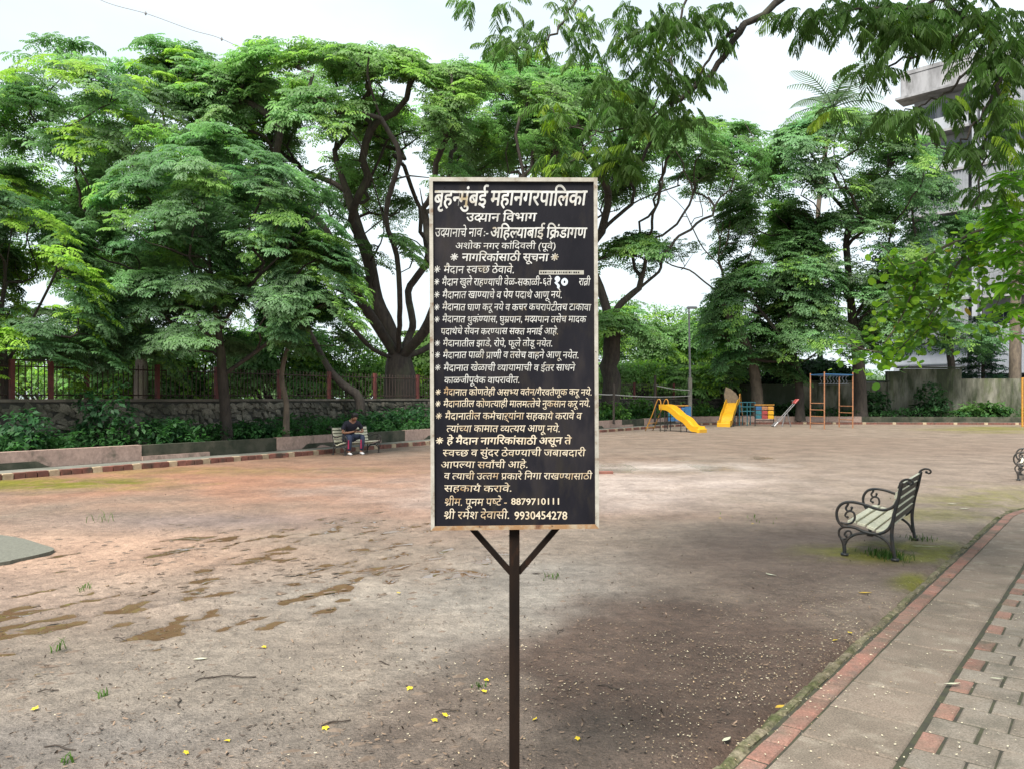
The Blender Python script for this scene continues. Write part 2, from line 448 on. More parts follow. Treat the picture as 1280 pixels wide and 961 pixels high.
# far wet gleams
reg2 = np.maximum.reduce([blob(x, y, 800, 585, 120, 6, .5), blob(x, y, 880, 572, 90, 4, .5), blob(x, y, 700, 640, 110, 12, .5) * .6])
pn2 = fbm(x * .9, y * .5, 3, 33)
gle = np.clip((pn2 - .47) / .06, 0, 1) * np.clip(reg2 * 2, 0, 1)
praw = np.clip(.5 + (pn - .645 + reg * .07) * 4, 0, 1) * (reg > .05)
damp = np.clip((fbm(x * .8, y * .8, 4, 44) - .42) / .25, 0, 1)
z = (fbm(x * .5, y * .5, 3, 2) - .5) * .02 + (fbm(x * 3.1, y * 3.1, 3, 5) - .5) * .014 + (fbm(x * 9, y * 9, 2, 6) - .5) * .007
ridge = np.abs(fbm(rx_ * 3.3, ry_ * 1.6, 3, 55) - .5) * 2
z = z + reg * (fbm(rx_ * 4.3, ry_ * 2.6, 3, 56) - .5) * .05
z = z * np.clip(1 - pud, 0, 1) + pud * (-.016)
z = z * np.clip((60 - y) / 20, 0, 1)
ps = path_side(x, y)
z = np.where((ps > -1.40) & (y < 40), np.minimum(z, 0) - .03, z)
z = np.where(y < 1.2, -.03, z)
nx_, ny_ = len(xs), len(ys)
ii = np.arange((ny_ - 1) * (nx_ - 1)); r_, c_ = ii // (nx_ - 1), ii % (nx_ - 1)
Q = np.stack([r_ * nx_ + c_, r_ * nx_ + c_ + 1, (r_ + 1) * nx_ + c_ + 1, (r_ + 1) * nx_ + c_], 1)
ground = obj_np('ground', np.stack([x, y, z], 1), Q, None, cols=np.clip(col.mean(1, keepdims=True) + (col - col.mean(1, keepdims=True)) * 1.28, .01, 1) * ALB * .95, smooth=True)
tag(ground, kind='structure')
at = ground.data.color_attributes.new('Wet', 'FLOAT_COLOR', 'POINT')
wv = np.zeros((len(x), 4), dtype=np.float32); wv[:, 0] = praw; wv[:, 1] = gle; wv[:, 2] = mo; wv[:, 3] = 1
at.data.foreach_set('color', wv.ravel())
def ground_mat():
    m = bpy.data.materials.new('packed_dirt'); m.use_nodes = True
    N, L = m.node_tree.nodes, m.node_tree.links
    b = N['Principled BSDF']; b.inputs['Specular IOR Level'].default_value = .35
    g = N.new('ShaderNodeNewGeometry')
    a = N.new('ShaderNodeAttribute'); a.attribute_name = 'Col'
    w = N.new('ShaderNodeAttribute'); w.attribute_name = 'Wet'
    sp = N.new('ShaderNodeSeparateColor'); L.new(w.outputs['Color'], sp.inputs[0])
    def noise(sc, det, ro=.6):
        n = N.new('ShaderNodeTexNoise'); n.inputs['Scale'].default_value = sc; n.inputs['Detail'].default_value = det
        n.inputs['Roughness'].default_value = ro; L.new(g.outputs['Position'], n.inputs['Vector']); return n.outputs['Fac']
    def ramp(src, lo, hi, a0, a1):
        mr = N.new('ShaderNodeMapRange'); mr.inputs['From Min'].default_value = lo; mr.inputs['From Max'].default_value = hi
        mr.inputs['To Min'].default_value = a0; mr.inputs['To Max'].default_value = a1
        L.new(src, mr.inputs['Value']); return mr.outputs[0]
    def math_(op, p, q):
        n = N.new('ShaderNodeMath'); n.operation = op
        for i, v in enumerate((p, q)):
            if isinstance(v, (int, float)): n.inputs[i].default_value = v
            else: L.new(v, n.inputs[i])
        return n.outputs[0]
    n1, n2, n3 = noise(1.3, 8, .62), noise(9, 8, .7), noise(70, 4, .7)
    f = math_('MULTIPLY', ramp(n1, .3, .7, .68, 1.32), ramp(n2, .3, .7, .66, 1.34))
    f = math_('MULTIPLY', f, ramp(n3, .3, .72, .68, 1.34))
    n4 = noise(210, 3, .8)
    f = math_('MULTIPLY', f, ramp(n4, .3, .72, .78, 1.24))
    vm = N.new('ShaderNodeVectorMath'); vm.operation = 'SCALE'
    L.new(a.outputs['Color'], vm.inputs[0]); L.new(f, vm.inputs['Scale'])
    wr = math_('ADD', sp.outputs[0], math_('MULTIPLY', math_('SUBTRACT', n2, .5), .30))
    pm = ramp(wr, .52, .56, 0, 1)
    rim = ramp(wr, .34, .52, 1, .66)
    vm2 = N.new('ShaderNodeVectorMath'); vm2.operation = 'SCALE'; L.new(vm.outputs[0], vm2.inputs[0]); L.new(rim, vm2.inputs['Scale'])
    # dark specks of litter and grit
    vo = N.new('ShaderNodeTexVoronoi'); vo.inputs['Scale'].default_value = 22; L.new(g.outputs['Position'], vo.inputs['Vector'])
    vo2 = N.new('ShaderNodeTexVoronoi'); vo2.inputs['Scale'].default_value = 64; L.new(g.outputs['Position'], vo2.inputs['Vector'])
    sp1 = math_('MAXIMUM', ramp(vo.outputs['Distance'], .08, .2, 1, 0), ramp(vo2.outputs['Distance'], .14, .3, .8, 0))
    spn = ramp(noise(2.2, 8, .7), .47, .6, .12, 1)
    mxx = N.new('ShaderNodeMixRGB'); mxx.inputs['Color2'].default_value = (.055, .04, .03, 1)
    L.new(math_('MULTIPLY', sp1, math_('MULTIPLY', spn, .8)), mxx.inputs['Fac']); L.new(vm2.outputs[0], mxx.inputs['Color1'])
    mpu = N.new('ShaderNodeMixRGB'); mpu.inputs['Color2'].default_value = (.105, .066, .038, 1)
    L.new(pm, mpu.inputs['Fac']); L.new(mxx.outputs[0], mpu.inputs['Color1'])
    L.new(mpu.outputs[0], b.inputs['Base Color'])
    dry = ramp(n1, .35, .65, .78, .52)
    r = N.new('ShaderNodeMix'); r.data_type = 'FLOAT'
    L.new(pm, r.inputs[0]); L.new(dry, r.inputs[2]); r.inputs[3].default_value = .03
    r2 = N.new('ShaderNodeMix'); r2.data_type = 'FLOAT'
    L.new(sp.outputs[1], r2.inputs[0]); L.new(r.outputs[0], r2.inputs[2]); r2.inputs[3].default_value = .22
    L.new(r2.outputs[0], b.inputs['Roughness'])
    bh = math_('ADD', math_('MULTIPLY', n2, 1.0), math_('MULTIPLY', n3, .25))
    bs = math_('SUBTRACT', 1.0, math_('MAXIMUM', pm, math_('MULTIPLY', sp.outputs[1], .9)))
    bp = N.new('ShaderNodeBump'); bp.inputs['Distance'].default_value = .05
    L.new(bs, bp.inputs['Strength']); L.new(bh, bp.inputs['Height']); L.new(bp.outputs[0], b.inputs['Normal'])
    return m
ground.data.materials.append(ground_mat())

# raised concrete pitch corner at far left
c1 = [G(-260, 655), G(-40, 668), G(20, 674), G(52, 683), G(68, 689), G(52, 695), G(20, 702), G(-20, 709), G(-300, 745)]
pc = MB().prism([(p.x, p.y) for p in spline(c1, 4)], -.02, .028).build('concrete_pitch', M['asphalt'])
tag(pc, kind='structure')

# ------------------------------------------------------------------ paved path
T = Vector((.627, .779, 0)).normalized(); Nn = Vector((T.y, -T.x, 0))
PATH_A = math.atan2(T.y, T.x)
def pathpt(s, n, z=0.0):
    """s metres along the path, n metres across from the kerb's outer side, bending at the far end"""
    p0 = Nn * (-1.345)
    s1 = 11.6
    if s <= s1: return p0 + T * s + Nn * n + Vector((0, 0, z))
    rad = 4.2
    a = (s - s1) / rad
    cc = p0 + T * s1 + Nn * rad
    d = Vector((-Nn.x * math.cos(a) + T.x * math.sin(a), -Nn.y * math.cos(a) + T.y * math.sin(a), 0))
    return cc + d * (rad - n) + Vector((0, 0, z))
def pathang(s):
    return PATH_A - (max(0, s - 11.6) / 4.2)
pave = thing('paved_path', None, None); del_keys = []
tag(pave, kind='structure')
BEDZ = .0155
base = MB()
for i in range(60):
    s0, s1 = -1 + i * .25, -1 + (i + 1) * .25
    a, b, c, d = pathpt(s0, .045), pathpt(s0, 2.6 if s0 < 11.6 else 2.4), pathpt(s1, 2.6 if s1 < 11.6 else 2.4), pathpt(s1, .045)
    base.add([(a.x, a.y, BEDZ), (b.x, b.y, BEDZ), (c.x, c.y, BEDZ), (d.x, d.y, BEDZ)], [(0, 1, 2, 3)])
base.build('joint_bed', M['joint'], pave)
def brickset(name, mt, L_, W_, Hh, b, n=4, jit=.002):
    out = []
    for k in range(n):
        mb = MB().bbox((0, 0, -Hh / 2), (L_, W_, Hh), b, jit=jit)
        out.append(mb.mesh(name, mt))
    return out
kerbs = brickset('kerb_brick', M['edging_moss'], .210, .052, .09, .012, jit=.006)
reds = brickset('edging_brick', M['edging_red'], .203, .100, .06, .008)
slabs = brickset('slab', M['slab'], .415, .402, .05, .009, jit=.002)
pv = brickset('paver', M['paver'], .205, .204, .06, .009, jit=.002)
ph = brickset('paver', M['edging_red'], .205, .092, .06, .009, jit=.002)
def put(name, meshes, s, n, z, parent, da=0.0):
    o = bpy.data.objects.new(name, rnd.choice(meshes))
    link(o, parent)
    p = pathpt(s, n, z)
    o.location = p
    o.rotation_euler = (rnd.gauss(0, .004), rnd.gauss(0, .004), pathang(s) + da + rnd.gauss(0, .004))
    return o
s = 2.0
while s < 14.5:
    put('kerb_brick', kerbs, s, .028 + rnd.uniform(-.006, .006), .030 + rnd.uniform(-.006, .006), pave, rnd.gauss(0, .02)); s += .228
s = 2.0
while s < 14.5:
    put('edging_brick', reds, s, .118, .022 + rnd.uniform(-.002, .002), pave); s += .2135
s = 2.05
while s < 14.5:
    put('slab', slabs, s, .172 + .204 + .002, .024 + rnd.uniform(-.0015, .0015), pave); s += .427
row = 0
s = 2.12
while s < 12.5:
    n = .600
    first = (row % 2 == 0)
    k = 0
    while n < 2.5:
        if first and k == 0:
            put('paver', ph, s, n + .046, .022, pave); n += .098
        else:
            ww = .211
            if rnd.random() < .03:
                o = put('paver', ph, s, n + .046, .022, pave); n += .098
            else:
                o = put('paver', pv, s, n + ww / 2, .022 + rnd.uniform(-.003, .003), pave); n += ww
        k += 1
    s += .2135; row += 1

# ------------------------------------------------------------------ boundary line: kerb, ledge, planter, stone wall, fence
K = [(-17.0, 1.5), (-12.7, 9.0), (-9.63, 14.45), (-8.0, 16.9), (-5.4, 20.9), (-2.79, 25.4), (.6, 29.9), (3.9, 34.3), (6.75, 38.4), (9.6, 42.4), (11.3, 44.3), (13.3, 45.2), (16, 45.4), (22, 45.0), (30, 44.3), (46, 43.2)]
KS = [Vector((p.x, p.y, 0)) for p in spline([(a, b, 0) for a, b in K], 10)]
KL = [0.0]
for i in range(1, len(KS)): KL.append(KL[-1] + (KS[i] - KS[i - 1]).length)
def kp(s, off=0.0, z=0.0):
    """point s metres along the kerb, off metres outwards (behind it)"""
    s = max(0.0, min(s, KL[-1] - 1e-4))
    import bisect
    i = min(max(bisect.bisect_right(KL, s) - 1, 0), len(KS) - 2)
    t = (s - KL[i]) / (KL[i + 1] - KL[i])
    p = KS[i].lerp(KS[i + 1], t)
    a = KS[min(i + 2, len(KS) - 1)] - KS[max(i - 1, 0)]; a.normalize()
    nrm = Vector((-a.y, a.x, 0))
    q = p + nrm * off; q.z = z
    return q
def kang(s):
    a = kp(s + .1) - kp(s - .1)
    return math.atan2(a.y, a.x)
def s_at_px(px, off=0.0):
    best = min(np.arange(3, KL[-1], .1), key=lambda q: abs(640 + F * kp(q, off).x / max(kp(q, off).y, 1) - px))
    return float(best)
S_END = KL[-1]
S_CORNER = s_at_px(893)

def ribbon(o0, o1, z0, z1, s0, s1, step=.5):
    """solid strip that follows the kerb from s0 to s1"""
    mb = MB(); n = max(1, int((s1 - s0) / step)); vs = []; fs = []
    for i in range(n + 1):
        s_ = s0 + (s1 - s0) * i / n
        for o_, z_ in ((o0, z0), (o1, z0), (o1, z1), (o0, z1)):
            vs.append(kp(s_, o_, z_))
    for i in range(n):
        for k in range(4):
            fs.append((i * 4 + k, i * 4 + (k + 1) % 4, (i + 1) * 4 + (k + 1) % 4, (i + 1) * 4 + k))
    fs.append((3, 2, 1, 0)); fs.append((n * 4, n * 4 + 1, n * 4 + 2, n * 4 + 3))
    return mb.add(vs, fs)

ledge = thing('raised_walkway', None, None); tag(ledge, kind='structure')
ribbon(.085, .82, -.05, .112, 2, S_END).build('walkway_slab', M['ledge'], ledge)
bm_r = [MB().bbox((0, 0, 0), (.196 + q, .10, .128), .006, jit=.004).mesh('kerb_brick', M['brick_red']) for q in (0, .004, -.004, .002)]
bm_c = [MB().bbox((0, 0, 0), (.196 + q, .10, .128), .006, jit=.004).mesh('kerb_brick', M['brick_cream']) for q in (0, -.006)]
s = max(3.0, s_at_px(-40)); i = 0
while s < s_at_px(893):
    cream = (i % 4 == 3)
    o = bpy.data.objects.new('kerb_brick', rnd.choice(bm_c if cream else bm_r)); link(o, ledge)
    o.location = kp(s, .048 + rnd.uniform(-.008, .008), .056 + rnd.uniform(-.006, .004))
    o.rotation_euler = (0, 0, kang(s) + rnd.gauss(0, .02))
    s += .213; i += 1
far = MB(); farc = MB()
while s < S_END - .2:
    (farc if i % 8 == 3 else far).bbox(kp(s, .048 + rnd.uniform(-.008, .008), .056), (.196, .10, .13), .006, rz=kang(s), jit=.004)
    s += .213; i += 1
tag(far.build('kerb_brick', M['brick_red'], ledge), kind='stuff')
tag(farc.build('kerb_brick', M['brick_cream'], ledge), kind='stuff')
# soil of the planted strip
soil = ribbon(1.0, 3.3, -.02, .36, 2, S_END).build('planting_bed', M['joint']); tag(soil, kind='structure')

planter = thing('planter_wall', 'low pink plastered planter wall with mossy stretches and recessed base panels behind the brick kerb', 'wall', kp(10, .9, .11))
def wpart(mb, name, mt, parent):
    o = mb.build(name, mt)
    o.parent = parent
    o.matrix_parent_inverse = Matrix.Translation(-parent.location)
    return o
segs = []   # (px0, px1, kind)
lay_ = [(-60, 178, 'pink'), (178, 345, 'moss'), (345, 450, 'pink'), (450, 506, 'moss'), (506, 640, 'pink'), (640, 700, 'moss'), (700, 778, 'pink'), (778, 806, 'moss'), (806, 870, 'pink')]
for a, b, k in lay_:
    sa, sb = s_at_px(a, .85), s_at_px(b, .85)
    if a == -60: sa = 3.0
    if k == 'pink':
        wpart(ribbon(.86, 1.02, .113, .47, sa, sb - .003), 'wall_panel', M['pink'], planter)
        q = sa + .9
        while q < sb - 2.0:      # recessed toe panels, dark with damp, with sloped ends
            a_, b_ = q, min(q + 3.1, sb - .3)
            o = MB()
            f0 = [kp(a_, .853, .116), kp(b_, .853, .116), kp(b_ - .25, .853, .25), kp(a_ + .25, .853, .25)]
            f1 = [kp(a_, .87, .116), kp(b_, .87, .116), kp(b_ - .25, .87, .25), kp(a_ + .25, .87, .25)]
            o.add(f0 + f1, [(0, 1, 2, 3), (7, 6, 5, 4), (0, 4, 5, 1), (1, 5, 6, 2), (2, 6, 7, 3), (3, 7, 4, 0)])
            wpart(o, 'toe_panel', M['mossy'], planter)
            q += 4.6
    else:
        wpart(ribbon(.88, 1.03, .113, .462, sa, sb - .003), 'wall_panel', M['mossy'], planter)
        wpart(ribbon(.82, .878, .113, .21, sa, sa + (sb - sa) * .45), 'toe_strip', M['pink'], planter)
wpart(ribbon(.86, 1.02, .113, .46, s_at_px(870, .85) + .003, s_at_px(985, .85)), 'wall_panel', M['pink'], planter)
wpart(ribbon(.86, 1.02, .113, .44, s_at_px(985, .85) + .003, s_at_px(1078, .85)), 'wall_panel', M['pink'], planter)
wpart(ribbon(.87, 1.03, .113, .43, s_at_px(1078, .85) + .003, S_END), 'wall_panel', M['mossy'], planter)

# rubble stone wall
WOFF = 3.3
S_W0, S_W1 = 4.0, s_at_px(905, WOFF)
WH = 1.52
swall = thing('stone_wall', 'rough rubble stone wall with pale coping carrying the iron railing on the left', 'wall', kp(14, WOFF, 0))
wpart(ribbon(WOFF, WOFF + .35, -.05, WH - .07, S_W0, S_W1), 'mortar_core', M['mortar'], swall)
wpart(ribbon(WOFF - .05, WOFF + .38, WH - .07, WH, S_W0, S_W1, .35), 'coping', M['coping'], swall)
protos = []
for k in range(14):
    bm = bmesh.new()
    n = 8
    bmesh.ops.create_icosphere(bm, subdivisions=1, radius=.5)
    for v in bm.verts:
        c = v.co
        q = Vector([math.copysign(min(abs(c[i]) * 1.5, .5), c[i]) for i in range(3)])
        v.co = q * (1 + rnd.uniform(-.26, .12))
    me = bpy.data.meshes.new('stone'); bm.to_mesh(me); bm.free(); me.materials.append(M['stone'])
    protos.append(me)
stones = []
zz = .36
rowh = []
while zz < WH - .12:
    h_ = rnd.uniform(.11, .17)
    s_ = S_W0 + rnd.random() * .2
    while s_ < S_W1 - .3:
        w_ = rnd.uniform(.14, .36) * rnd.choice((.7, 1, 1.25)); hs = h_ * rnd.uniform(.8, 1.9)
        p = kp(s_ + w_ / 2, WOFF + .01 + rnd.uniform(-.02, .03), min(zz + h_ / 2 + rnd.uniform(-.05, .06), WH - .1 - hs / 2))
        stones.append((p.y, p, w_, hs, s_))
        s_ += w_ * rnd.uniform(.86, 1.06)
    zz += h_
vis = [q for q in stones if -.69 < q[1].x / max(q[1].y, 1) < .30]
vis.sort(key=lambda q: q[0])
stone_objs = vis[:290]; chosen = set(id(q) for q in stone_objs)
inv = Matrix.Translation(-swall.location)
for q in stone_objs:
    o = bpy.data.objects.new('stone', rnd.choice(protos)); link(o, swall)
    o.location = q[1] - swall.location
    o.scale = (q[2] * .98, .13, q[3] * .98)
    o.rotation_euler = (0, rnd.gauss(0, .28), kang(q[4]))
rest = MB()
for q in stones:
    if id(q) in chosen or not (-.9 < q[1].x / max(q[1].y, 1) < .35): continue
    me = rnd.choice(protos)
    mt = Matrix.Translation(q[1]) @ Matrix.Rotation(kang(q[4]), 4, 'Z') @ Matrix.Diagonal((q[2] * .98, .16, q[3] * .98, 1))
    rest.add([mt @ v.co for v in me.vertices], [tuple(p.vertices) for p in me.polygons])
tag(wpart(rest, 'stone', M['stone'], swall), kind='stuff')

# iron railing on the wall
fence = thing('iron_railing', 'rusty iron railing with maroon posts standing on the rubble stone wall', 'railing', kp(14, WOFF + .15, WH))
FH = .86
post_me = MB().box((0, 0, FH / 2 + .02), (.10, .10, FH + .08)).mesh('post', M['fence_red'])
rod_me = MB().tube([(0, 0, .02), (0, 0, FH - .02)], .013, 5).add([(-.02, 0, FH - .03), (0, .006, FH - .03), (.02, 0, FH - .03), (0, -.006, FH - .03), (0, 0, FH + .05)], [(0, 1, 4), (1, 2, 4), (2, 3, 4), (3, 0, 4)]).mesh('rod', M['rod'])
ppx = [-30, 16, 62, 108, 198, 270, 350, 412, 469, 523, 570, 615, 660, 700, 735, 767, 793, 818, 842, 862, 884, 902]
nrod = 0
prev = None
for px in ppx:
    sp_ = s_at_px(px, WOFF + .15)
    o = bpy.data.objects.new('post', post_me); link(o, fence); o.location = kp(sp_, WOFF + .15, WH) - fence.location
    o.rotation_euler = (0, 0, kang(sp_))
    if prev is not None:
        for zz in (.10, FH - .10):
            a, b = kp(prev + .05, WOFF + .15, WH + zz), kp(sp_ - .05, WOFF + .15, WH + zz)
            wpart(MB().tube([a, b], .016, 4), 'rail', M['rod'], fence)
        n = max(2, int((sp_ - prev) / .135))
        for k in range(1, n):
            if nrod >= 296: break
            q = prev + (sp_ - prev) * k / n
            o = bpy.data.objects.new('rod', rod_me); link(o, fence)
            a, b = kp(prev, WOFF + .15, WH), kp(sp_, WOFF + .15, WH)
            o.location = a.lerp(b, k / n) - fence.location; nrod += 1
    prev = sp_

# compound wall at the far right
cw = thing('compound_wall', 'tall moss streaked concrete compound wall behind the play area on the right', 'wall', P(1000, 497, 48.5))
def cwall(px0, px1, ytop, Y0, Y1, m, proud=0.0):
    a, b = P(px0, 497, Y0), P(px1, 497, Y1)
    t0, t1 = P(px0, ytop, Y0).z, P(px1, ytop, Y1).z
    d = Vector((a.y - b.y, b.x - a.x, 0)).normalized() * -1
    w = .3
    vs = []
    for p, t in ((a, (t0 + t1) / 2), (b, (t0 + t1) / 2)):
        for o_ in (-proud, w):
            vs += [Vector((p.x, p.y + o_, -.05)), Vector((p.x, p.y + o_, t))]
    o = MB().add(vs, [(0, 4, 5, 1), (2, 3, 7, 6), (1, 5, 7, 3), (0, 1, 3, 2), (4, 6, 7, 5), (0, 2, 6, 4)])
    return wpart(o, 'wall_panel', m, cw)
cwall(912, 1003, 480, 48.6, 48.6, M['compound_dark'])
cwall(1003.2, 1109, 478, 48.6, 48.6, M['compound'])
cwall(1109.3, 1127, 464, 48.6, 48.6, M['compound'], .03)
cwall(1127.2, 1202, 461, 48.6, 48.6, M['compound'])
cwall(1202.3, 1420, 473, 48.6, 47.0, M['compound'])
for px0, px1, yt in ((1000, 1113, 477), (1124, 1206, 460)):
    a, b = P(px0, yt, 48.5), P(px1, yt, 48.5)
    wpart(MB().box(((a.x + b.x) / 2, 48.72, a.z + .03), (b.x - a.x, .42, .09)), 'coping', M['compound_dark'], cw)
gp = thing('gate_pillar', 'dark damp square pillar where the stone wall meets the compound wall', 'pillar', G(909, 526))
gp.location = P(909, 497, 47.6); gp.location.z = 0
MB().box((0, 0, 1.85), (.55, .5, 3.7)).build('shaft', M['compound_dark'], gp)
MB().box((0, 0, 3.76), (.66, .6, .12)).build('cap', M['mossy'], gp)

# ------------------------------------------------------------------ cast iron benches
def bench_frame_paths():
    def q(x_, y_):
        u = (540 - x_) * .001525
        return (u, ((740 - 28 * (540 - x_) / 295) - y_) * .00169)
    A = {}
    A['back_post'] = [q(*p) for p in [(560, 332), (572, 300), (590, 287), (612, 284), (634, 292), (640, 306), (628, 314), (612, 306)]]
    A['upright'] = [q(*p) for p in [(578, 300), (568, 345), (556, 400), (540, 455), (528, 520), (521, 580), (524, 640), (532, 690), (540, 738)]]
    A['arm'] = [q(*p) for p in [(552, 400), (530, 434), (480, 452), (420, 440), (350, 415), (285, 402), (230, 410), (200, 445), (198, 490), (215, 525), (240, 548)]]
    A['arm_loop'] = [q(*p) for p in [(222, 520), (255, 528), (290, 520), (306, 495), (300, 465), (278, 455), (256, 462), (248, 480), (262, 490)]]
    A['arm_hook'] = [q(*p) for p in [(268, 404), (262, 420), (252, 436), (262, 452), (284, 448), (288, 436)]]
    A['seat_rail'] = [q(*p) for p in [(236, 545), (270, 545), (310, 552), (360, 574), (430, 588), (490, 570), (520, 530), (534, 470)]]
    A['leg_scroll'] = [q(*p) for p in [(240, 545), (214, 560), (210, 590), (228, 614), (262, 612), (285, 592), (276, 570), (255, 572), (244, 590), (254, 600)]]
    A['front_leg'] = [q(*p) for p in [(226, 612), (238, 640), (243, 670), (244, 711)]]
    A['arch'] = [q(*p) for p in [(245, 650), (262, 618), (300, 593), (350, 583), (400, 586), (455, 604), (500, 640), (526, 690)]]
    return A
AP = bench_frame_paths()
def make_bench(label, group, L_=1.36):
    """origin at the rear foot of the +y end frame; +x faces forward, the bench runs towards -y"""
    t = thing('park_bench', label, 'bench', (0, 0, 0), 0, group)
    for yy in (-.02, -(L_ - .02)):
        fr = MB()
        for k, pts in AP.items():
            p3 = spline([(u, 0, z_) for u, z_ in pts], 5)
            n = len(p3)
            r0 = {'upright': .017, 'arm': .014, 'seat_rail': .015, 'front_leg': .018, 'arch': .013}.get(k, .012)
            rs = [r0] * n
            if k in ('arm_loop', 'arm_hook', 'leg_scroll', 'back_post'):
                rs = [r0 * (1 - .3 * i / n) for i in range(n)]
            mb = MB().tube([Vector((p.x, yy, p.z)) for p in p3], rs, 8, up=(0, 1, 0))
            e = p3[-1]
            if k in ('arm_loop', 'arm_hook', 'leg_scroll', 'back_post'):
                mb.tube([(e.x - .012, yy, e.z), (e.x, yy, e.z + .002), (e.x + .012, yy, e.z)], [.008, .017, .008], 8)
            fr.add(mb.v, mb.f)
        for fx, in ((.0,), (.45,)):
            fr.box((fx, yy, .010), (.065, .05, .024))
        fr.build('end_frame', M['iron'], t, smooth=True)
    def slat(u, z_, ang, w, back):
        mb = MB().bbox((0, -L_ / 2, 0), (w, L_ - .03, .024), .003)
        me = mb.mesh('slat', M['slat'])
        me.materials.append(M['slat_back'])
        for p in me.polygons:
            if p.normal.z < -.5: p.material_index = 1
        o = link(bpy.data.objects.new('back_slat' if back else 'seat_slat', me), t)
        o.location = (u, 0, z_); o.rotation_euler = (0, ang, 0)
        return o
    for k, (u, z_, a) in enumerate(((.385, .338, -.02), (.300, .318, .20), (.215, .290, .34), (.128, .268, .12))):
        slat(u, z_, -a if k < 3 else .05, .074, False)
    for k in range(5):
        z_ = .375 + k * .082
        u = .030 - .052 * k / 4 - (.012 if k == 4 else 0)
        slat(u, z_, R(90 - 9 - 1.2 * k), .060, True)
    return t
bench = make_bench('cast iron bench with scroll arms seen from behind on the mossy patch by the path', 'cast iron park benches')
BDIR = Vector((.573, .819, 0)).normalized()       # from near end to far end
def place_bench(o, near_rear, ldir):
    """near_rear: world foot of the end the x axis starts at; ldir: direction to the other end"""
    o.location = near_rear
    o.rotation_euler = (0, 0, math.atan2(ldir.y, ldir.x) + R(90))
nr = G(1118.5, 701)
place_bench(bench, nr, BDIR)
b2 = copy_tree(bench); b2['label'] = 'cast iron bench cut off by the right picture edge beyond the path bend'
ff = G(1273, 600)
fdir = Vector((-BDIR.y, BDIR.x, 0))
place_bench(b2, ff - fdir * .45, BDIR)
b3 = copy_tree(bench); b3['label'] = 'cream slatted iron bench by the brick kerb with a person sitting on it'
l3 = Vector((.54, .84, 0)).normalized()
f3 = Vector((l3.y, -l3.x, 0))
# this one faces the other way: its x axis starts at the far end
BL = G(415.6, 568.3)
place_bench(b3, BL + l3 * 1.36, -l3)

# moss tuft grows round the rear foot of the near bench: built with the small plants below

# ------------------------------------------------------------------ seated person
def skin_mesh(name, nodes, edges, mt, parent, sub=2, root=0):
    """nodes: [(pos, rx, ry)], grown with the skin modifier and applied"""
    me = bpy.data.meshes.new(name)
    me.from_pydata([tuple(n[0]) for n in nodes], edges, [])
    o = bpy.data.objects.new(name, me); link(o)
    md = o.modifiers.new('s', 'SKIN')
    for i, n in enumerate(nodes):
        sv = me.skin_vertices[0].data[i]; sv.radius = (n[1], n[2] if len(n) > 2 else n[1])
        sv.use_root = (i == root)
    sb = o.modifiers.new('d', 'SUBSURF'); sb.levels = sub; sb.render_levels = sub
    dg = bpy.context.evaluated_depsgraph_get(); dg.update()
    nm = bpy.data.meshes.new_from_object(o.evaluated_get(dg))
    bpy.data.objects.remove(o)
    nm.materials.clear(); nm.materials.append(mt)
    nm.polygons.foreach_set('use_smooth', [True] * len(nm.polygons))
    r = bpy.data.objects.new(name, nm)
    return link(r, parent)
# local frame: x = person's left, y = forward, z up; seat 0.36
pl = G(432, 569.3)
person = thing('person', 'person in navy t-shirt and blue track trousers bent over a phone on the kerbside bench', 'person')
seatp = BL + l3 * .50 + f3 * .14
person.location = (seatp.x, seatp.y, 0)
person.rotation_euler = (0, 0, math.atan2(f3.y, f3.x) - R(90) - R(22))
V3 = Vector
body_n = [
    ((0, -.02, .47), .14, .12), ((0, .02, .58), .125, .10), ((0, .10, .74), .15, .105), ((0, .17, .87), .12, .09), ((0, .22, .94), .05, .05), ((0, .29, .965), .055, .055), ((0, .36, 1.0), .082, .09), ((0, .385, 1.06), .06, .072),
    ((.17, .17, .87), .055, .055), ((.25, .16, .72), .045, .045), ((.27, .17, .60), .038, .038), ((.17, .34, .61), .03, .03), ((.07, .43, .64), .024, .02), ((.04, .47, .65), .034, .016),
    ((-.17, .17, .87), .055, .055), ((-.27, .17, .73), .045, .045), ((-.31, .20, .62), .038, .038), ((-.19, .36, .62), .03, .03), ((-.06, .43, .64), .024, .02), ((-.03, .47, .65), .034, .016),
    ((.10, .02, .45), .10, .09), ((.15, .26, .49), .078, .07), ((.19, .47, .49), .062, .06), ((.20, .47, .28), .052, .055), ((.21, .46, .09), .036, .038), ((.21, .49, .05), .036, .034),
    ((-.10, .02, .45), .10, .09), ((-.15, .26, .49), .078, .07), ((-.19, .46, .49), .062, .06), ((-.17, .45, .28), .052, .055), ((-.16, .42, .09), .036, .038), ((-.16, .45, .05), .036, .034)]
body_e = [(0, 1), (1, 2), (2, 3), (3, 4), (4, 5), (5, 6), (6, 7), (3, 8), (8, 9), (9, 10), (10, 11), (11, 12), (12, 13), (3, 14), (14, 15), (15, 16), (16, 17), (17, 18), (18, 19),
          (0, 20), (20, 21), (21, 22), (22, 23), (23, 24), (24, 25), (0, 26), (26, 27), (27, 28), (28, 29), (29, 30), (30, 31)]
skin_mesh('body', body_n, body_e, M['skin'], person)
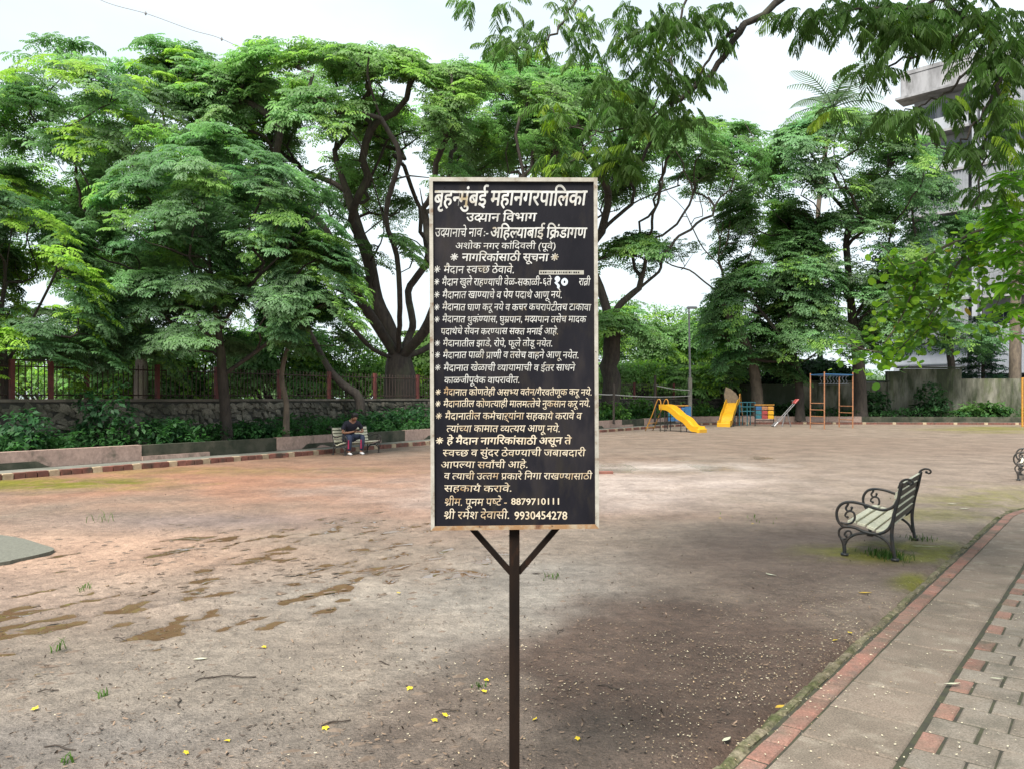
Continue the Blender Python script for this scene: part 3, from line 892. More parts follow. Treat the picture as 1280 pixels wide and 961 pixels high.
skin_mesh('shirt', [((0, -.02, .49), .155, .135), ((0, .02, .60), .145, .12), ((0, .10, .75), .17, .125), ((0, .165, .87), .135, .105), ((0, .225, .935), .07, .066),
                    ((.18, .165, .86), .072, .072), ((.25, .155, .73), .062, .062), ((.262, .16, .67), .06, .06), ((-.18, .165, .86), .072, .072), ((-.27, .165, .74), .062, .062), ((-.29, .175, .68), .06, .06)],
          [(0, 1), (1, 2), (2, 3), (3, 4), (3, 5), (5, 6), (6, 7), (3, 8), (8, 9), (9, 10)], M['shirt'], person)
skin_mesh('trousers', [((0, -.02, .46), .15, .12), ((.11, .03, .455), .11, .10), ((.155, .26, .495), .09, .082), ((.192, .475, .495), .075, .072), ((.202, .475, .28), .066, .068), ((.21, .455, .11), .056, .06),
                       ((-.11, .03, .455), .11, .10), ((-.155, .26, .495), .09, .082), ((-.19, .465, .495), .075, .072), ((-.172, .455, .28), .066, .068), ((-.162, .425, .11), .056, .06)],
          [(0, 1), (1, 2), (2, 3), (3, 4), (4, 5), (0, 6), (6, 7), (7, 8), (8, 9), (9, 10)], M['trouser'], person)
for sx, q in ((1, (.202, .475)), (-1, (-.172, .455))):
    MB().bbox((q[0] + .045, q[1] + .045, .30), (.035, .05, .24), .01, rz=R(-45)).build('trouser_stripe', M['stripe'], person)
for q in ((.21, .50), (-.16, .46)):
    skin_mesh('shoe', [((q[0], q[1] - .07, .05), .045, .045), ((q[0], q[1] + .02, .045), .048, .038), ((q[0], q[1] + .12, .032), .042, .026)], [(0, 1), (1, 2)], M['shoe'], person)
skin_mesh('hair', [((0, .285, 1.0), .075, .075), ((0, .335, 1.055), .105, .11), ((0, .39, 1.09), .10, .10), ((0, .445, 1.06), .085, .06)], [(0, 1), (1, 2), (2, 3)], M['hair'], person)
for sx in (1, -1):       # fingers curled round the phone
    for k in range(4):
        a = V3((sx * .045, .485, .665 - k * .016))
        skin_mesh('finger', [(a, .009), (a + V3((-sx * .008, .04, .004)), .008), (a + V3((-sx * .03, .055 - k * .003, .006)), .007)], [(0, 1), (1, 2)], M['skin'], person, 1)
    a = V3((sx * .04, .46, .672))
    skin_mesh('thumb', [(a, .010), (a + V3((-sx * .012, .02, .022)), .009), (a + V3((-sx * .03, .035, .022)), .008)], [(0, 1), (1, 2)], M['skin'], person, 1)
for sx in (1, -1):
    skin_mesh('ear', [((sx * .086, .355, .985), .012, .02), ((sx * .093, .35, 1.005), .01, .018)], [(0, 1)], M['skin'], person, 1)
skin_mesh('nose', [((0, .435, .975), .012), ((0, .448, .95), .014)], [(0, 1)], M['skin'], person, 1)
for sx in (1, -1):
    MB().tube([(sx * .05, .428, .995), (sx * .034, .441, .994), (sx * .018, .435, .992)], [.005, .009, .005], 6).build('eye', M['hair'], person)
MB().tube([(-.022, .418, .925), (0, .424, .923), (.022, .418, .925)], [.003, .006, .003], 6).build('mouth', M['stripe'], person)
ph_o = MB().bbox((0, 0, 0), (.15, .075, .01), .002).build('mobile_phone', M['phone'])
tag(ph_o, 'small dark phone held in both hands of the seated person', 'phone')
ca, sa_ = math.cos(person.rotation_euler[2]), math.sin(person.rotation_euler[2])
lp = V3((0, .515, .675))
ph_o.location = person.location + V3((lp.x * ca - lp.y * sa_, lp.x * sa_ + lp.y * ca, lp.z))
ph_o.rotation_euler = (R(25), 0, person.rotation_euler[2])

# ------------------------------------------------------------------ notice board
SY = 2.8
sign = thing('notice_board', 'tall black notice board hand lettered in white Devanagari on a dark steel post', 'sign', P(643, 497, SY))
sign.location.z = 0
SK = SY / F
def sl(px, py):
    """local board coordinates of a photo pixel (x, z)"""
    return ((px - 643.2) * SK, H - (py - HOR) * SK)
def slope(px, py, dy=0.0, lx=0.0):
    X, Z = sl(px, py)
    return Vector((X, dy, Z))
# corners of the outer frame
TL, TR, BR, BLc = slope(537, 223), slope(746.6, 223.6), slope(748.6, 659.5), slope(539.2, 662)
def lerp2(u, v, dy=0.0):
    p = (TL.lerp(TR, u)).lerp(BLc.lerp(BR, u), v); return Vector((p.x, dy, p.z))
def quadprism(pts, y0, y1):
    mb = MB(); n = len(pts)
    mb.add([(p.x, y0, p.z) for p in pts] + [(p.x, y1, p.z) for p in pts],
           [tuple(range(n)), tuple(range(2 * n - 1, n - 1, -1))] + [(i, n + i, n + (i + 1) % n, (i + 1) % n) for i in range(n)])
    return mb
fw = 4.6 / 210; fh = 5.0 / 437
quadprism([lerp2(fw * .5, fh * .5), lerp2(fw * .5, 1 - fh * .5), lerp2(1 - fw * .5, 1 - fh * .5), lerp2(1 - fw * .5, fh * .5)], -.004, .004).build('black_panel', M['black_paint'], sign)
def bar(p):
    quadprism(p, -.0125, .0125).build('frame_bar', M['board_frame'], sign)
bar([lerp2(0, 0), lerp2(0, 1), lerp2(fw, 1 - fh), lerp2(fw, fh)])
bar([lerp2(1 - fw, fh), lerp2(1 - fw, 1 - fh), lerp2(1, 1), lerp2(1, 0)])
bar([lerp2(0, 0), lerp2(fw, fh), lerp2(1 - fw, fh), lerp2(1, 0)])
quadprism([lerp2(fw, 1 - fh), lerp2(0, 1), lerp2(1, 1), lerp2(1 - fw, 1 - fh)], -.0125, .0125).build('frame_bar', M['board_frame_rusty'], sign)
zb = sl(640, 661)[1]
MB().box((.0, .034, (1.62 - .3) / 2), (.038, .038, 1.62 + .3)).build('post', M['pole'], sign)
for a, b in (((590, 662), (637.5, 716)), ((697, 661), (649.5, 716))):
    pa, pb = slope(*a), slope(*b)
    d = (pb - pa).normalized(); mm = (pa + pb) / 2
    ang = math.atan2(d.x, d.z)
    o = MB().box((0, 0, 0), (.019, .024, (pb - pa).length + .012)).build('brace', M['pole'], sign)
    o.location = (mm.x, .034, mm.z + .0); o.rotation_euler = (0, ang, 0)
# battens behind the board, bolted to the post
for vv in (.2, .5, .8):
    c = lerp2(.5, vv); MB().box((c.x, .0175 + .0, c.z), (.5, .0095, .03)).build('batten', M['pole'], sign)
for (px, py) in ((556, 235), (736, 246), (541, 441), (744.5, 440), (600, 657), (690, 656), (545, 655)):
    p = slope(px, py)
    yb = -.0045 if px in (736, 556) else -.013
    MB().tube([(p.x, yb, p.z), (p.x, yb - .0016, p.z)], .0018, 6).build('rivet', M['pole'], sign)

# --- Devanagari lettering: every glyph is taken from the built in typeface and set by hand,
#     with half forms, rakar and reph built here because the text object does not shape them
_gc = {}
def raw_glyph(txt, off):
    cu = bpy.data.curves.new('g', 'FONT'); cu.body = txt; cu.size = 1; cu.resolution_u = 3
    o = bpy.data.objects.new('g', cu); COL.objects.link(o)
    dg = bpy.context.evaluated_depsgraph_get(); dg.update()
    me = bpy.data.meshes.new_from_object(o.evaluated_get(dg))
    bpy.data.objects.remove(o); bpy.data.curves.remove(cu)
    return me
_bar0 = {}
def advance(ch, off):
    if ch == 'ि': return .259
    k = ('adv', ch)
    if k not in _gc:
        def minx(t):
            me = raw_glyph(t, 0); xs_ = [v.co.x for v in me.vertices]
            return me, xs_
        ref = 'ट'
        a = raw_glyph(ch + '|', 0); m1 = max(v.co.x for v in a.vertices)
        b = raw_glyph('|', 0); m0 = max(v.co.x for v in b.vertices)
        _gc[k] = m1 - m0
    return _gc[k]
def glyph(ch, off):
    k = (ch, off)
    if k not in _gc:
        me = raw_glyph(ch, off)
        _gc[k] = ([v.co.copy() for v in me.vertices], [tuple(p.vertices) for p in me.polygons])
    return _gc[k]
def clip_right(g, xc):
    """cut away everything right of xc"""
    bm = bmesh.new()
    vs = [bm.verts.new(v) for v in g[0]]
    for f in g[1]:
        try: bm.faces.new([vs[i] for i in f])
        except Exception: pass
    bmesh.ops.bisect_plane(bm, geom=bm.verts[:] + bm.edges[:] + bm.faces[:], plane_co=(xc, 0, 0), plane_no=(1, 0, 0), clear_outer=True)
    bm.verts.index_update()
    out = ([v.co.copy() for v in bm.verts], [tuple(v.index for v in f.verts) for f in bm.faces])
    bm.free(); return out
def stroke(pts, w):
    vs, fs = [], []
    for i, p in enumerate(pts):
        a = Vector(pts[max(i - 1, 0)]); b = Vector(pts[min(i + 1, len(pts) - 1)])
        d = (b - a).normalized(); n = Vector((-d.y, d.x)) * w / 2
        vs += [Vector((p[0] + n.x, p[1] + n.y, 0)), Vector((p[0] - n.x, p[1] - n.y, 0))]
    for i in range(len(pts) - 1): fs.append((2 * i, 2 * i + 1, 2 * i + 3, 2 * i + 2))
    return (vs, fs)
BARS = set('नमलसचणधवभतशषपगखथघबजयञ')
CONS = set('कखगघचछजझञटठडढणतथदधनपफबभमयरलळवशषसह')
MARK = set('ािीुूेैोौंृ्ँॅ')
def shape(text, off):
    """list of (glyph, x) and total width in em"""
    out = []; x_ = 0.0; i = 0; n = len(text)
    TOPZ = HEAD
    while i < n:
        c = text[i]
        if c == '*':
            cx, cy, rr = x_ + .30, .33, .31
            for k in range(4):
                a = R(90 + 45 * k)
                out.append((stroke([(cx - rr * math.cos(a), cy - rr * math.sin(a)), (cx, cy), (cx + rr * math.cos(a), cy + rr * math.sin(a))], .06 + 1.2 * off), 0))
            x_ += .72; i += 1; continue
        if c not in CONS:
            if c != ' ': out.append((glyph(c, off), x_))
            x_ += advance(c, off) if c != ' ' else .23
            i += 1; continue
        # gather a cluster
        cl = [c]; i += 1
        while i + 1 < n and text[i] == '्' and text[i + 1] in CONS:
            cl.append(text[i + 1]); i += 2
        marks = []
        while i < n and text[i] in MARK: marks.append(text[i]); i += 1
        reph = False
        if cl[0] == 'र' and len(cl) > 1: reph = True; cl = cl[1:]
        if 'ि' in marks:
            out.append((glyph('ि', off), x_)); x_ += advance('ि', off); marks.remove('ि')
        rakar = False
        if len(cl) > 1 and cl[-1] == 'र': rakar = True; cl = cl[:-1]
        for h_ in cl[:-1]:
            a = advance(h_, off)
            if h_ in BARS:
                out.append((clip_right(glyph(h_, off), a - .165), x_)); x_ += a - .175
            elif h_ in 'कफ':
                out.append((clip_right(glyph(h_, off), a - .12), x_)); x_ += a - .12
            else:
                out.append((glyph(h_, off), x_)); x_ += a * .72
        b = cl[-1]; a = advance(b, off); xb = x_
        out.append((glyph(b, off), x_)); x_ += a
        if rakar:
            if b in BARS:
                out.append((stroke([(xb + a - .13, .20), (xb + a - .30, .12), (xb + a - .46, -.02)], .075 + off), 0))
            else:
                out.append((stroke([(xb + a * .5 - .02, .12), (xb + a * .5 - .20, .0), (xb + a * .5 - .30, -.08)], .075 + off), 0))
        for m_ in marks:
            out.append((glyph(m_, off), x_)); x_ += advance(m_, off)
        if reph:
            t = TOPZ; xe = x_ - .10
            out.append((stroke([(xe - .13, t + .20), (xe - .20, t + .13), (xe - .15, t + .05), (xe, t)], .065 + off), 0))
    return out, x_
_k = glyph('क', 0)
HEAD = max(v.y for v in _k[0])          # top of the head line
LOW = min(v.y for v in _k[0])
def lettering(parts, mt, name='lettering', slant=.13):
    """parts: (text, x0, x1, head_y, base_y, boldness)"""
    mb = MB(); cnt = 0
    for text, x0, x1, hy, by, off in parts:
        gs, w = shape(text, off)
        xs_ = [v.x + gx for g, gx in gs for v in g[0]]
        lo, hi = min(xs_), max(xs_)
        gh = glyph('8' if text[0] in '0123456789' else 'न', 0)
        topc = max(v.y for v in gh[0]); lowc = min(v.y for v in gh[0])
        latin = text[0] in '0123456789'
        sy = (by - hy) / (topc - lowc)            # px per em, vertical
        sx = (x1 - x0) / (hi - lo)
        jy = rnd.uniform(-.15, .15)
        ph0 = rnd.random() * 6
        bold = [(-off, 0), (off, 0), (0, off * .8), (0, -off * .8)] if off > .01 else [(0, 0)]
        for (g, gx0), (bx, by_) in [(q, w_) for q in gs for w_ in bold]:
            gx = gx0 + bx
            cnt += 1
            yy = -.0046 - .00004 * (cnt % 12)
            vs = []
            wob = .25 * math.sin(ph0 + gx * 1.3)
            for v in g[0]:
                ex, ey = v.x + gx, v.y + by_
                px = x0 + (ex - lo) * sx + (ey - topc / 2) * sy * slant * (0 if latin else 1)
                py = by - (ey - lowc) * sy + jy + wob
                # the board leans a touch to the right towards the ground
                px += (py - 440) * .0046
                X, Z = sl(px, py); vs.append((X, yy, Z))
            mb.add(vs, [tuple(f) for f in g[1]])
    return mb.build(name, mt, sign)
B0 = .006
LN = [
    ([("बृहन्मुंबई महानगरपालिका", 544, 734, 239.6, 257.5, .020)], 0),
    ([("उद्यान विभाग", 584, 671.5, 267.4, 277.4, .014)], 0),
    ([("उद्यानाचे नाव", 545, 603.8, 286.2, 296.7, B0), (":-", 606, 611.5, 287.5, 296, B0), ("अहिल्याबाई क्रिंडागण", 614.4, 733.9, 285.4, 298, .018)], 0),
    ([("अशोक नगर कांदिवली (पूर्व)", 570.4, 695.2, 304.6, 312, B0)], 0),
    ([("* नागरिकांसाठी सूचना *", 564, 698.7, 317.8, 326.8, .014)], 0),
    ([("* मैदान स्वच्छ ठेवावे.", 543, 643.4, 333.1, 342, B0)], 0),
    ([("* मैदान खुले राहण्याची वेळ-सकाळी-६ते", 543.5, 690, 348.8, 357.4, B0)], 0),
    ([("रात्री", 724, 738.3, 348.8, 357.4, B0)], 0),
    ([("* मैदानात खाण्याचे व पेय पदार्थ आणू नये.", 543.5, 703, 365.1, 373.6, B0)], 0),
    ([("* मैदानात घाण करू नये व कचर कचरापेटीतच टाकावा", 543.5, 739, 380.4, 388.5, B0)], 0),
    ([("* मैदानात थुकंण्यास, घुम्रपान, मद्यपान तसेच मादक", 543.5, 733, 395.9, 403.6, B0)], 0),
    ([("पदार्थचे सेवन करण्यास सक्त मनाई आहे.", 551.5, 698, 410.8, 418.5, B0)], 0),
    ([("* मैदानातील झाडे, रोपे, फूले तोडू नयेत.", 543.8, 690.8, 425.8, 433.4, B0)], 0),
    ([("* मैदानात पाळी प्राणी व तसेच वाहने आणू नयेत.", 543.8, 723.4, 440.2, 448.2, B0)], 0),
    ([("* मैदानात खेळाची व्यायामाची व ईतर साधने", 544, 719, 456.2, 464, B0)], 0),
    ([("काळजीपूर्वक वापरावीत.", 555.5, 649.5, 471.3, 479.2, B0)], 0),
    ([("* मैदानात कोणतेही असभ्य वर्तन/गैरवर्तणूक करू नये.", 544.5, 739.6, 486, 493.6, B0)], 1),
    ([("* मैदानातील कोणत्याही मालमत्तेचे नुकसान करू नये.", 544.3, 737.4, 500.6, 508.4, B0)], 1),
    ([("* मैदानातील कर्मचाऱ्यांना सहकार्य करावे व", 544.8, 727, 515.6, 523.7, B0)], 1),
    ([("त्यांच्या कामात व्यत्यय आणू नये.", 558, 699.6, 531.4, 539.5, B0)], 1),
    ([("* हे मैदान नागरिकांसाठी असून ते", 544.8, 713.7, 546.3, 554.5, .014)], 1),
    ([("स्वच्छ व सुंदर ठेवण्याची जबाबदारी", 553, 731.3, 561.4, 569.4, B0)], 1),
    ([("आपल्या सर्वांची आहे.", 551, 659.2, 576.4, 584.2, B0)], 1),
    ([("व त्याची उत्तम प्रकारे निगा राखण्यासाठी", 554.6, 739.6, 590.8, 598.5, B0)], 1),
    ([("सहकार्य करावे.", 554.6, 639, 606, 613.8, B0)], 1),
    ([("श्रीम. पूनम पष्टे -", 555.5, 633, 622.4, 631, B0), ("8879710111", 638.5, 697.9, 622, 630, .014)], 1),
    ([("श्री रमेश देवासी.", 554.6, 636, 638.8, 647.8, B0), ("9930454278", 642.5, 708, 638.5, 648.4, .014)], 1),
]
for parts, warm in LN:
    lettering(parts, M['ink_warm'] if warm else M['ink'])
# the hours, painted over by hand in bolder figures
o = lettering([("१०", 694.5, 709.5, 347, 359.5, .055)], M['ink_bold'], 'overpainted_hours', .05)
o.location.y = -.0004
p0_, p1_ = slope(674, 338.6), slope(729.8, 343.8)
MB().box(((p0_.x + p1_.x) / 2, -.0047, (p0_.z + p1_.z) / 2), (p1_.x - p0_.x, .0008, p0_.z - p1_.z)).build('sticker_strip', M['tape'], sign)
tl = MB()
xq = 675.5
while xq < 724:
    wq = rnd.uniform(.8, 2.4); a = slope(xq, 340.2); b = slope(xq + wq, 342.4)
    tl.add([(a.x, -.0053, a.z), (b.x, -.0053, a.z), (b.x, -.0053, b.z), (a.x, -.0053, b.z)], [(0, 3, 2, 1)])
    xq += wq + rnd.uniform(.5, 1.6)
tl.build('sticker_print', M['black_paint'], sign)

# ------------------------------------------------------------------ playground
def swept_slide(name, label, ladder_side, s):
    """origin on the ground under the deck edge; slides towards +x; width along y"""
    t = thing(name, label, 'slide')
    W = .50 * s
    prof = [(-.25, 1.02), (.0, 1.02), (.22, .97), (.48, .80), (.72, .62), (.90, .54), (1.08, .44), (1.30, .22), (1.46, .12), (1.62, .10), (1.78, .09)]
    pts = spline([(a * s, 0, b * s) for a, b in prof], 4)
    th, side = .02 * s, .17 * s
    sec = [(-W / 2 - .03, side), (-W / 2 + .0, side), (-W / 2 + .03, 0), (W / 2 - .03, 0), (W / 2, side), (W / 2 + .03, side), (W / 2 + .01, -.07 * s), (-W / 2 - .01, -.07 * s)]
    vs, fs = [], []
    n = len(sec)
    for i, p in enumerate(pts):
        d = (pts[min(i + 1, len(pts) - 1)] - pts[max(i - 1, 0)]).normalized()
        up = Vector((-d.z, 0, d.x))
        for yy, h_ in sec:
            vs.append(Vector((p.x, yy, p.z)) + up * h_)
    for i in range(len(pts) - 1):
        for k in range(n):
            fs.append((i * n + k, i * n + (k + 1) % n, (i + 1) * n + (k + 1) % n, (i + 1) * n + k))
    fs.append(tuple(range(n - 1, -1, -1))); fs.append(tuple((len(pts) - 1) * n + k for k in range(n)))
    MB().add(vs, fs).build('chute', M['yellow'], t)
    MB().bbox((1.80 * s, 0, .085 * s), (.14 * s, W + .06, .17 * s), .03).build('chute_foot', M['yellow'], t)
    for yy in (-W / 2 - .02, W / 2 + .02):
        arch = spline([(-1.0 * s, yy, .0), (-.62 * s, yy, .72 * s), (-.42 * s, yy, 1.18 * s), (-.30 * s, yy, 1.40 * s), (-.18 * s, yy, 1.38 * s), (-.14 * s, yy, 1.2 * s), (-.14 * s, yy, .98 * s)], 5)
        MB().tube(arch, .022 * s, 7).build('handrail', M['yellow_paint'], t, smooth=True)
    for k in range(4):
        f_ = (k + .7) / 4.6
        xx, zz_ = -1.0 * s + .55 * s * f_, .0 + .95 * s * f_
        MB().box((xx, 0, zz_), (.12 * s, W + .04, .03)).build('step', M['yellow_paint'] if k < 2 else M['dark_steel'], t)
    for xx, hh in ((-.22, .98), (.02, .96), (.88, .47)):
        for yy in (-W / 2 + .04, W / 2 - .04):
            MB().tube([(xx * s, yy, 0), (xx * s, yy, hh * s)], .02, 6).build('leg', M['dark_steel'], t)
    MB().tube([(-.22 * s, -W / 2, .05), (.88 * s, -W / 2, .05)], .015, 6).build('base_bar', M['dark_steel'], t)
    return t
sl1 = swept_slide('playground_slide', 'yellow slide with wavy chute and arched handrails, left of the two slides', 1, 1.05)
a = G(829, 541.5); b = G(862, 543)
sl1.location = G(834, 538.6); d = (G(860, 543) - G(830, 540.5)); sl1.rotation_euler = (0, 0, R(-48))
sl2 = swept_slide('playground_slide', 'yellow slide running down to the left below a faded leaf shaped panel', 1, 1.25)
sl2.location = G(916, 531.5); sl2.rotation_euler = (0, 0, R(-118))
fan = MB()
fp = [(-.55, 1.15), (-.62, 1.75), (-.52, 2.15), (-.25, 2.05), (.05, 1.80), (.25, 1.45), (.30, 1.20), (-.1, 1.1)]
fan.add([(x_, 0, z_) for x_, z_ in fp] + [(x_, .04, z_) for x_, z_ in fp], [tuple(range(8)), tuple(range(15, 7, -1))] + [(i, 8 + i, 8 + (i + 1) % 8, (i + 1) % 8) for i in range(8)])
fo = fan.build('leaf_panel', M['shell']); fo.parent = sl2
fo.matrix_parent_inverse = Matrix.Identity(4); fo.location = (-.15, .1, .0); fo.rotation_euler = (0, 0, R(118))
for yy in (-.3, .3):
    MB().tube([(-.35, yy, 1.1), (-.33, yy, 1.75)], .025, 6).build('guard_post', M['yellow_paint'], sl2)

cl_ = thing('climbing_frame', 'teal tube climbing frame between the second slide and the counting blocks', 'climber', G(934, 531.5), R(4))
for x_ in (-.45, .0, .45):
    for y_ in (0, .7):
        MB().tube([(x_, y_, 0), (x_, y_, 1.3)], .028, 7).build('upright', M['teal_paint'], cl_)
for z_ in (.55, .8, 1.05, 1.3):
    for y_ in (0, .7):
        MB().tube([(-.45, y_, z_), (.45, y_, z_)], .024, 7).build('rail', M['teal_paint'] if z_ > .7 else M['dark_steel'], cl_)
for x_ in (-.45, .45):
    MB().tube([(x_, 0, 1.3), (x_, .7, 1.3)], .024, 7).build('rail', M['teal_paint'], cl_)
MB().box((-.22, .72, .93), (.42, .03, .45)).build('side_panel', M['teal_paint'], cl_)

def counting_panel(label, loc, rz, cols, s=1.0, group='counting block panels'):
    t = thing('counting_panel', label, 'play panel', loc, rz, group)
    for x_ in (-.52, .52):
        MB().tube([(x_ * s, 0, 0), (x_ * s, 0, 1.18 * s)], .025, 7).build('upright', M['dark_steel'], t)
    MB().box((0, 0, 1.17 * s), (1.1 * s, .06, .05)).build('top_rail', M['yellow_paint'], t)
    MB().box((0, 0, .30 * s), (1.1 * s, .05, .05)).build('bottom_rail', M['dark_steel'], t)
    for r_i in range(3):
        z_ = (.50 + r_i * .24) * s
        MB().tube([(-.52 * s, 0, z_), (.52 * s, 0, z_)], .012, 6).build('axle', M['dark_steel'], t)
        for c_i in range(3):
            MB().bbox(((-.34 + .34 * c_i) * s, 0, z_ - .0), (.31 * s, .14, .19 * s), .03).build('block', M[cols[r_i][c_i]], t)
    return t
counting_panel('frame of blue, red and yellow counting blocks to the right of the second slide', G(955.5, 532), R(2),
               [('teal_paint', 'red_paint', 'yellow'), ('teal_paint', 'red_paint', 'yellow'), ('blue_paint', 'orange_paint', 'yellow_paint')], 1.0)
q = counting_panel('small blue and red block panel half hidden behind the left slide', G(847, 536), R(8),
               [('blue_paint', 'blue_paint', 'blue_paint'), ('teal_paint', 'red_paint', 'blue_paint'), ('orange_paint', 'red_paint', 'blue_paint')], 1.0)
MB().box((.50, -.09, .62), (.3, .04, 1.0)).build('side_panel', M['blue_paint'], q)

ss = thing('seesaw', 'grey tube seesaw tilted up to the right with a pale red seat, beside the tree', 'seesaw', G(981, 533), R(16))
e0, e1 = Vector((-.62, 0, .10)), Vector((.66, 0, 1.32))
for y_ in (-.09, .09):
    MB().tube([e0 + V3((0, y_, 0)), e1 + V3((0, y_, 0))], .022, 6).build('beam', M['grey_metal'], ss)
dd = (e1 - e0).normalized()
for c, m_ in ((e0, M['grey_metal']), (e1, M['red_paint'])):
    o = MB().bbox((0, 0, 0), (.34, .30, .06), .02).build('seat', m_, ss); o.location = c + V3((0, 0, .05)); o.rotation_euler = (0, -math.atan2(dd.z, dd.x), 0)
for c in (e0, e1):
    p = c + dd * (.22 if c is e0 else -.22)
    MB().tube([p + V3((0, -.14, .24)), p + V3((0, .14, .24))], .014, 6).tube([p, p + V3((0, 0, .24))], .014, 6).build('handle', M['grey_metal'], ss)
for x_ in (-.18, .38):
    MB().tube([(x_, 0, 0), (.10 + (x_ - .1) * .2, 0, .72)], .03, 6).build('leg', M['grey_metal'], ss)

# monkey bars
mb_ = thing('monkey_bars', 'rusty orange ladder frames joined by blue overhead bars in front of the compound wall', 'climbing frame', (0, 0, 0))
pt = [G(1013, 535), G(1030.5, 536.2), G(1066, 534.8), G(1049, 533.4)]
orig = (pt[0] + pt[2]) / 2
mb_.location = orig
loc = [p - orig for p in pt]
hz = [2.78, 2.82, 2.85, 2.72]
for p, h_ in zip(loc, hz):
    MB().tube([p, p + V3((0, 0, h_))], .032, 7).build('upright', M['orange_paint'], mb_)
for (i, j), zs in (((0, 1), (.28, .62, .95, 1.28)), ((3, 2), (.42, .78, 1.12))):
    for z_ in zs:
        MB().tube([loc[i] + V3((0, 0, z_)), loc[j] + V3((0, 0, z_))], .026, 6).build('rung', M['orange_paint'], mb_)
for i, j in ((0, 3), (1, 2)):
    MB().tube([loc[i] + V3((0, 0, 2.7)), loc[j] + V3((0, 0, 2.7))], .035, 6).build('overhead_rail', M['blue_paint'], mb_)
for k in range(7):
    f_ = k / 6
    a = loc[0].lerp(loc[3], f_) + V3((0, 0, 2.7)); b = loc[1].lerp(loc[2], f_) + V3((0, 0, 2.7))
    MB().tube([a, b], .022, 6).build('overhead_rung', M['blue_paint'], mb_)
# swing frame leg at the right edge
sw = thing('swing_frame', 'bright orange steel post of a play frame at the far right edge', 'play frame', G(1278, 533))
MB().tube([(0, 0, 0), (0, 0, 2.62)], .05, 8).build('post', M['yellow_paint'], sw)
MB().tube([(-.04, 0, 2.58), (3.2, .2, 2.58)], .045, 8).build('crossbar', M['yellow_paint'], sw)
MB().tube([(3.16, .2, 0), (3.16, .2, 2.6)], .05, 8).build('post', M['yellow_paint'], sw)
# ornamental grille in the compound wall
og = thing('ornamental_grille', 'pale wrought iron grille set on the compound wall behind the monkey bars', 'grille', P(1042, 480, 48.4))
for k in range(9):
    x_ = -.8 + k * .2
    MB().tube(spline([(x_ - .05, 0, 0), (x_ + .05, 0, .16), (x_ - .05, 0, .32), (x_ + .03, 0, .48)], 4), .022, 5).build('bar', M['sheet'], og)
MB().tube([(-.95, 0, .0), (.95, 0, .0)], .03, 5).build('rail', M['sheet'], og)
MB().tube([(-.95, 0, .5), (.95, 0, .5)], .03, 5).build('rail', M['sheet'], og)

# lamp post and net
lb = P(862.5, 504, 42.6); lb.z = .36
lamp = thing('street_lamp', 'thin grey lamp post rising above the bushes behind the left slide', 'lamp post', lb)
lt = P(860.5, 386, 42.6).z - .36
MB().tube([(0, 0, 0), (0, 0, 2.3)], .12, 8).build('lower_post', M['ledge'], lamp)
MB().tube([(0, 0, 2.28), (-.06, 0, lt)], [.065, .045], 8).build('upper_post', M['grey_metal'], lamp)
MB().bbox((.10, 0, lt + .05), (.55, .22, .12), .04).build('lamp_head', M['grey_metal'], lamp)
net = thing('net_tapes', 'two slack white net tapes tied between the lamp post and wooden stakes', 'net', P(800, 497, 41.5))
def tape(a, b, sag):
    pts = [a.lerp(b, k / 12) - Vector((0, 0, sag * 4 * (k / 12) * (1 - k / 12))) for k in range(13)]
    wpart(MB().tube(pts, .024, 5, flat=.3), 'tape', M['net'], net)
tape(P(817, 481, 40), P(862, 487.5, 42.4), .06)
tape(P(766, 493, 37), P(862, 494.5, 42.4), .08)
tape(P(740, 491, 36), P(766, 493, 37), .03)
for px, top, Y in ((767, 480, 37), (818.5, 469, 40)):
    z0 = .3; p = P(px, 500, Y); zt = P(px, top, Y).z
    wpart(MB().tube([(p.x, p.y, z0), (p.x + .02, p.y, zt)], .06, 6), 'stake', M['bark'], net)

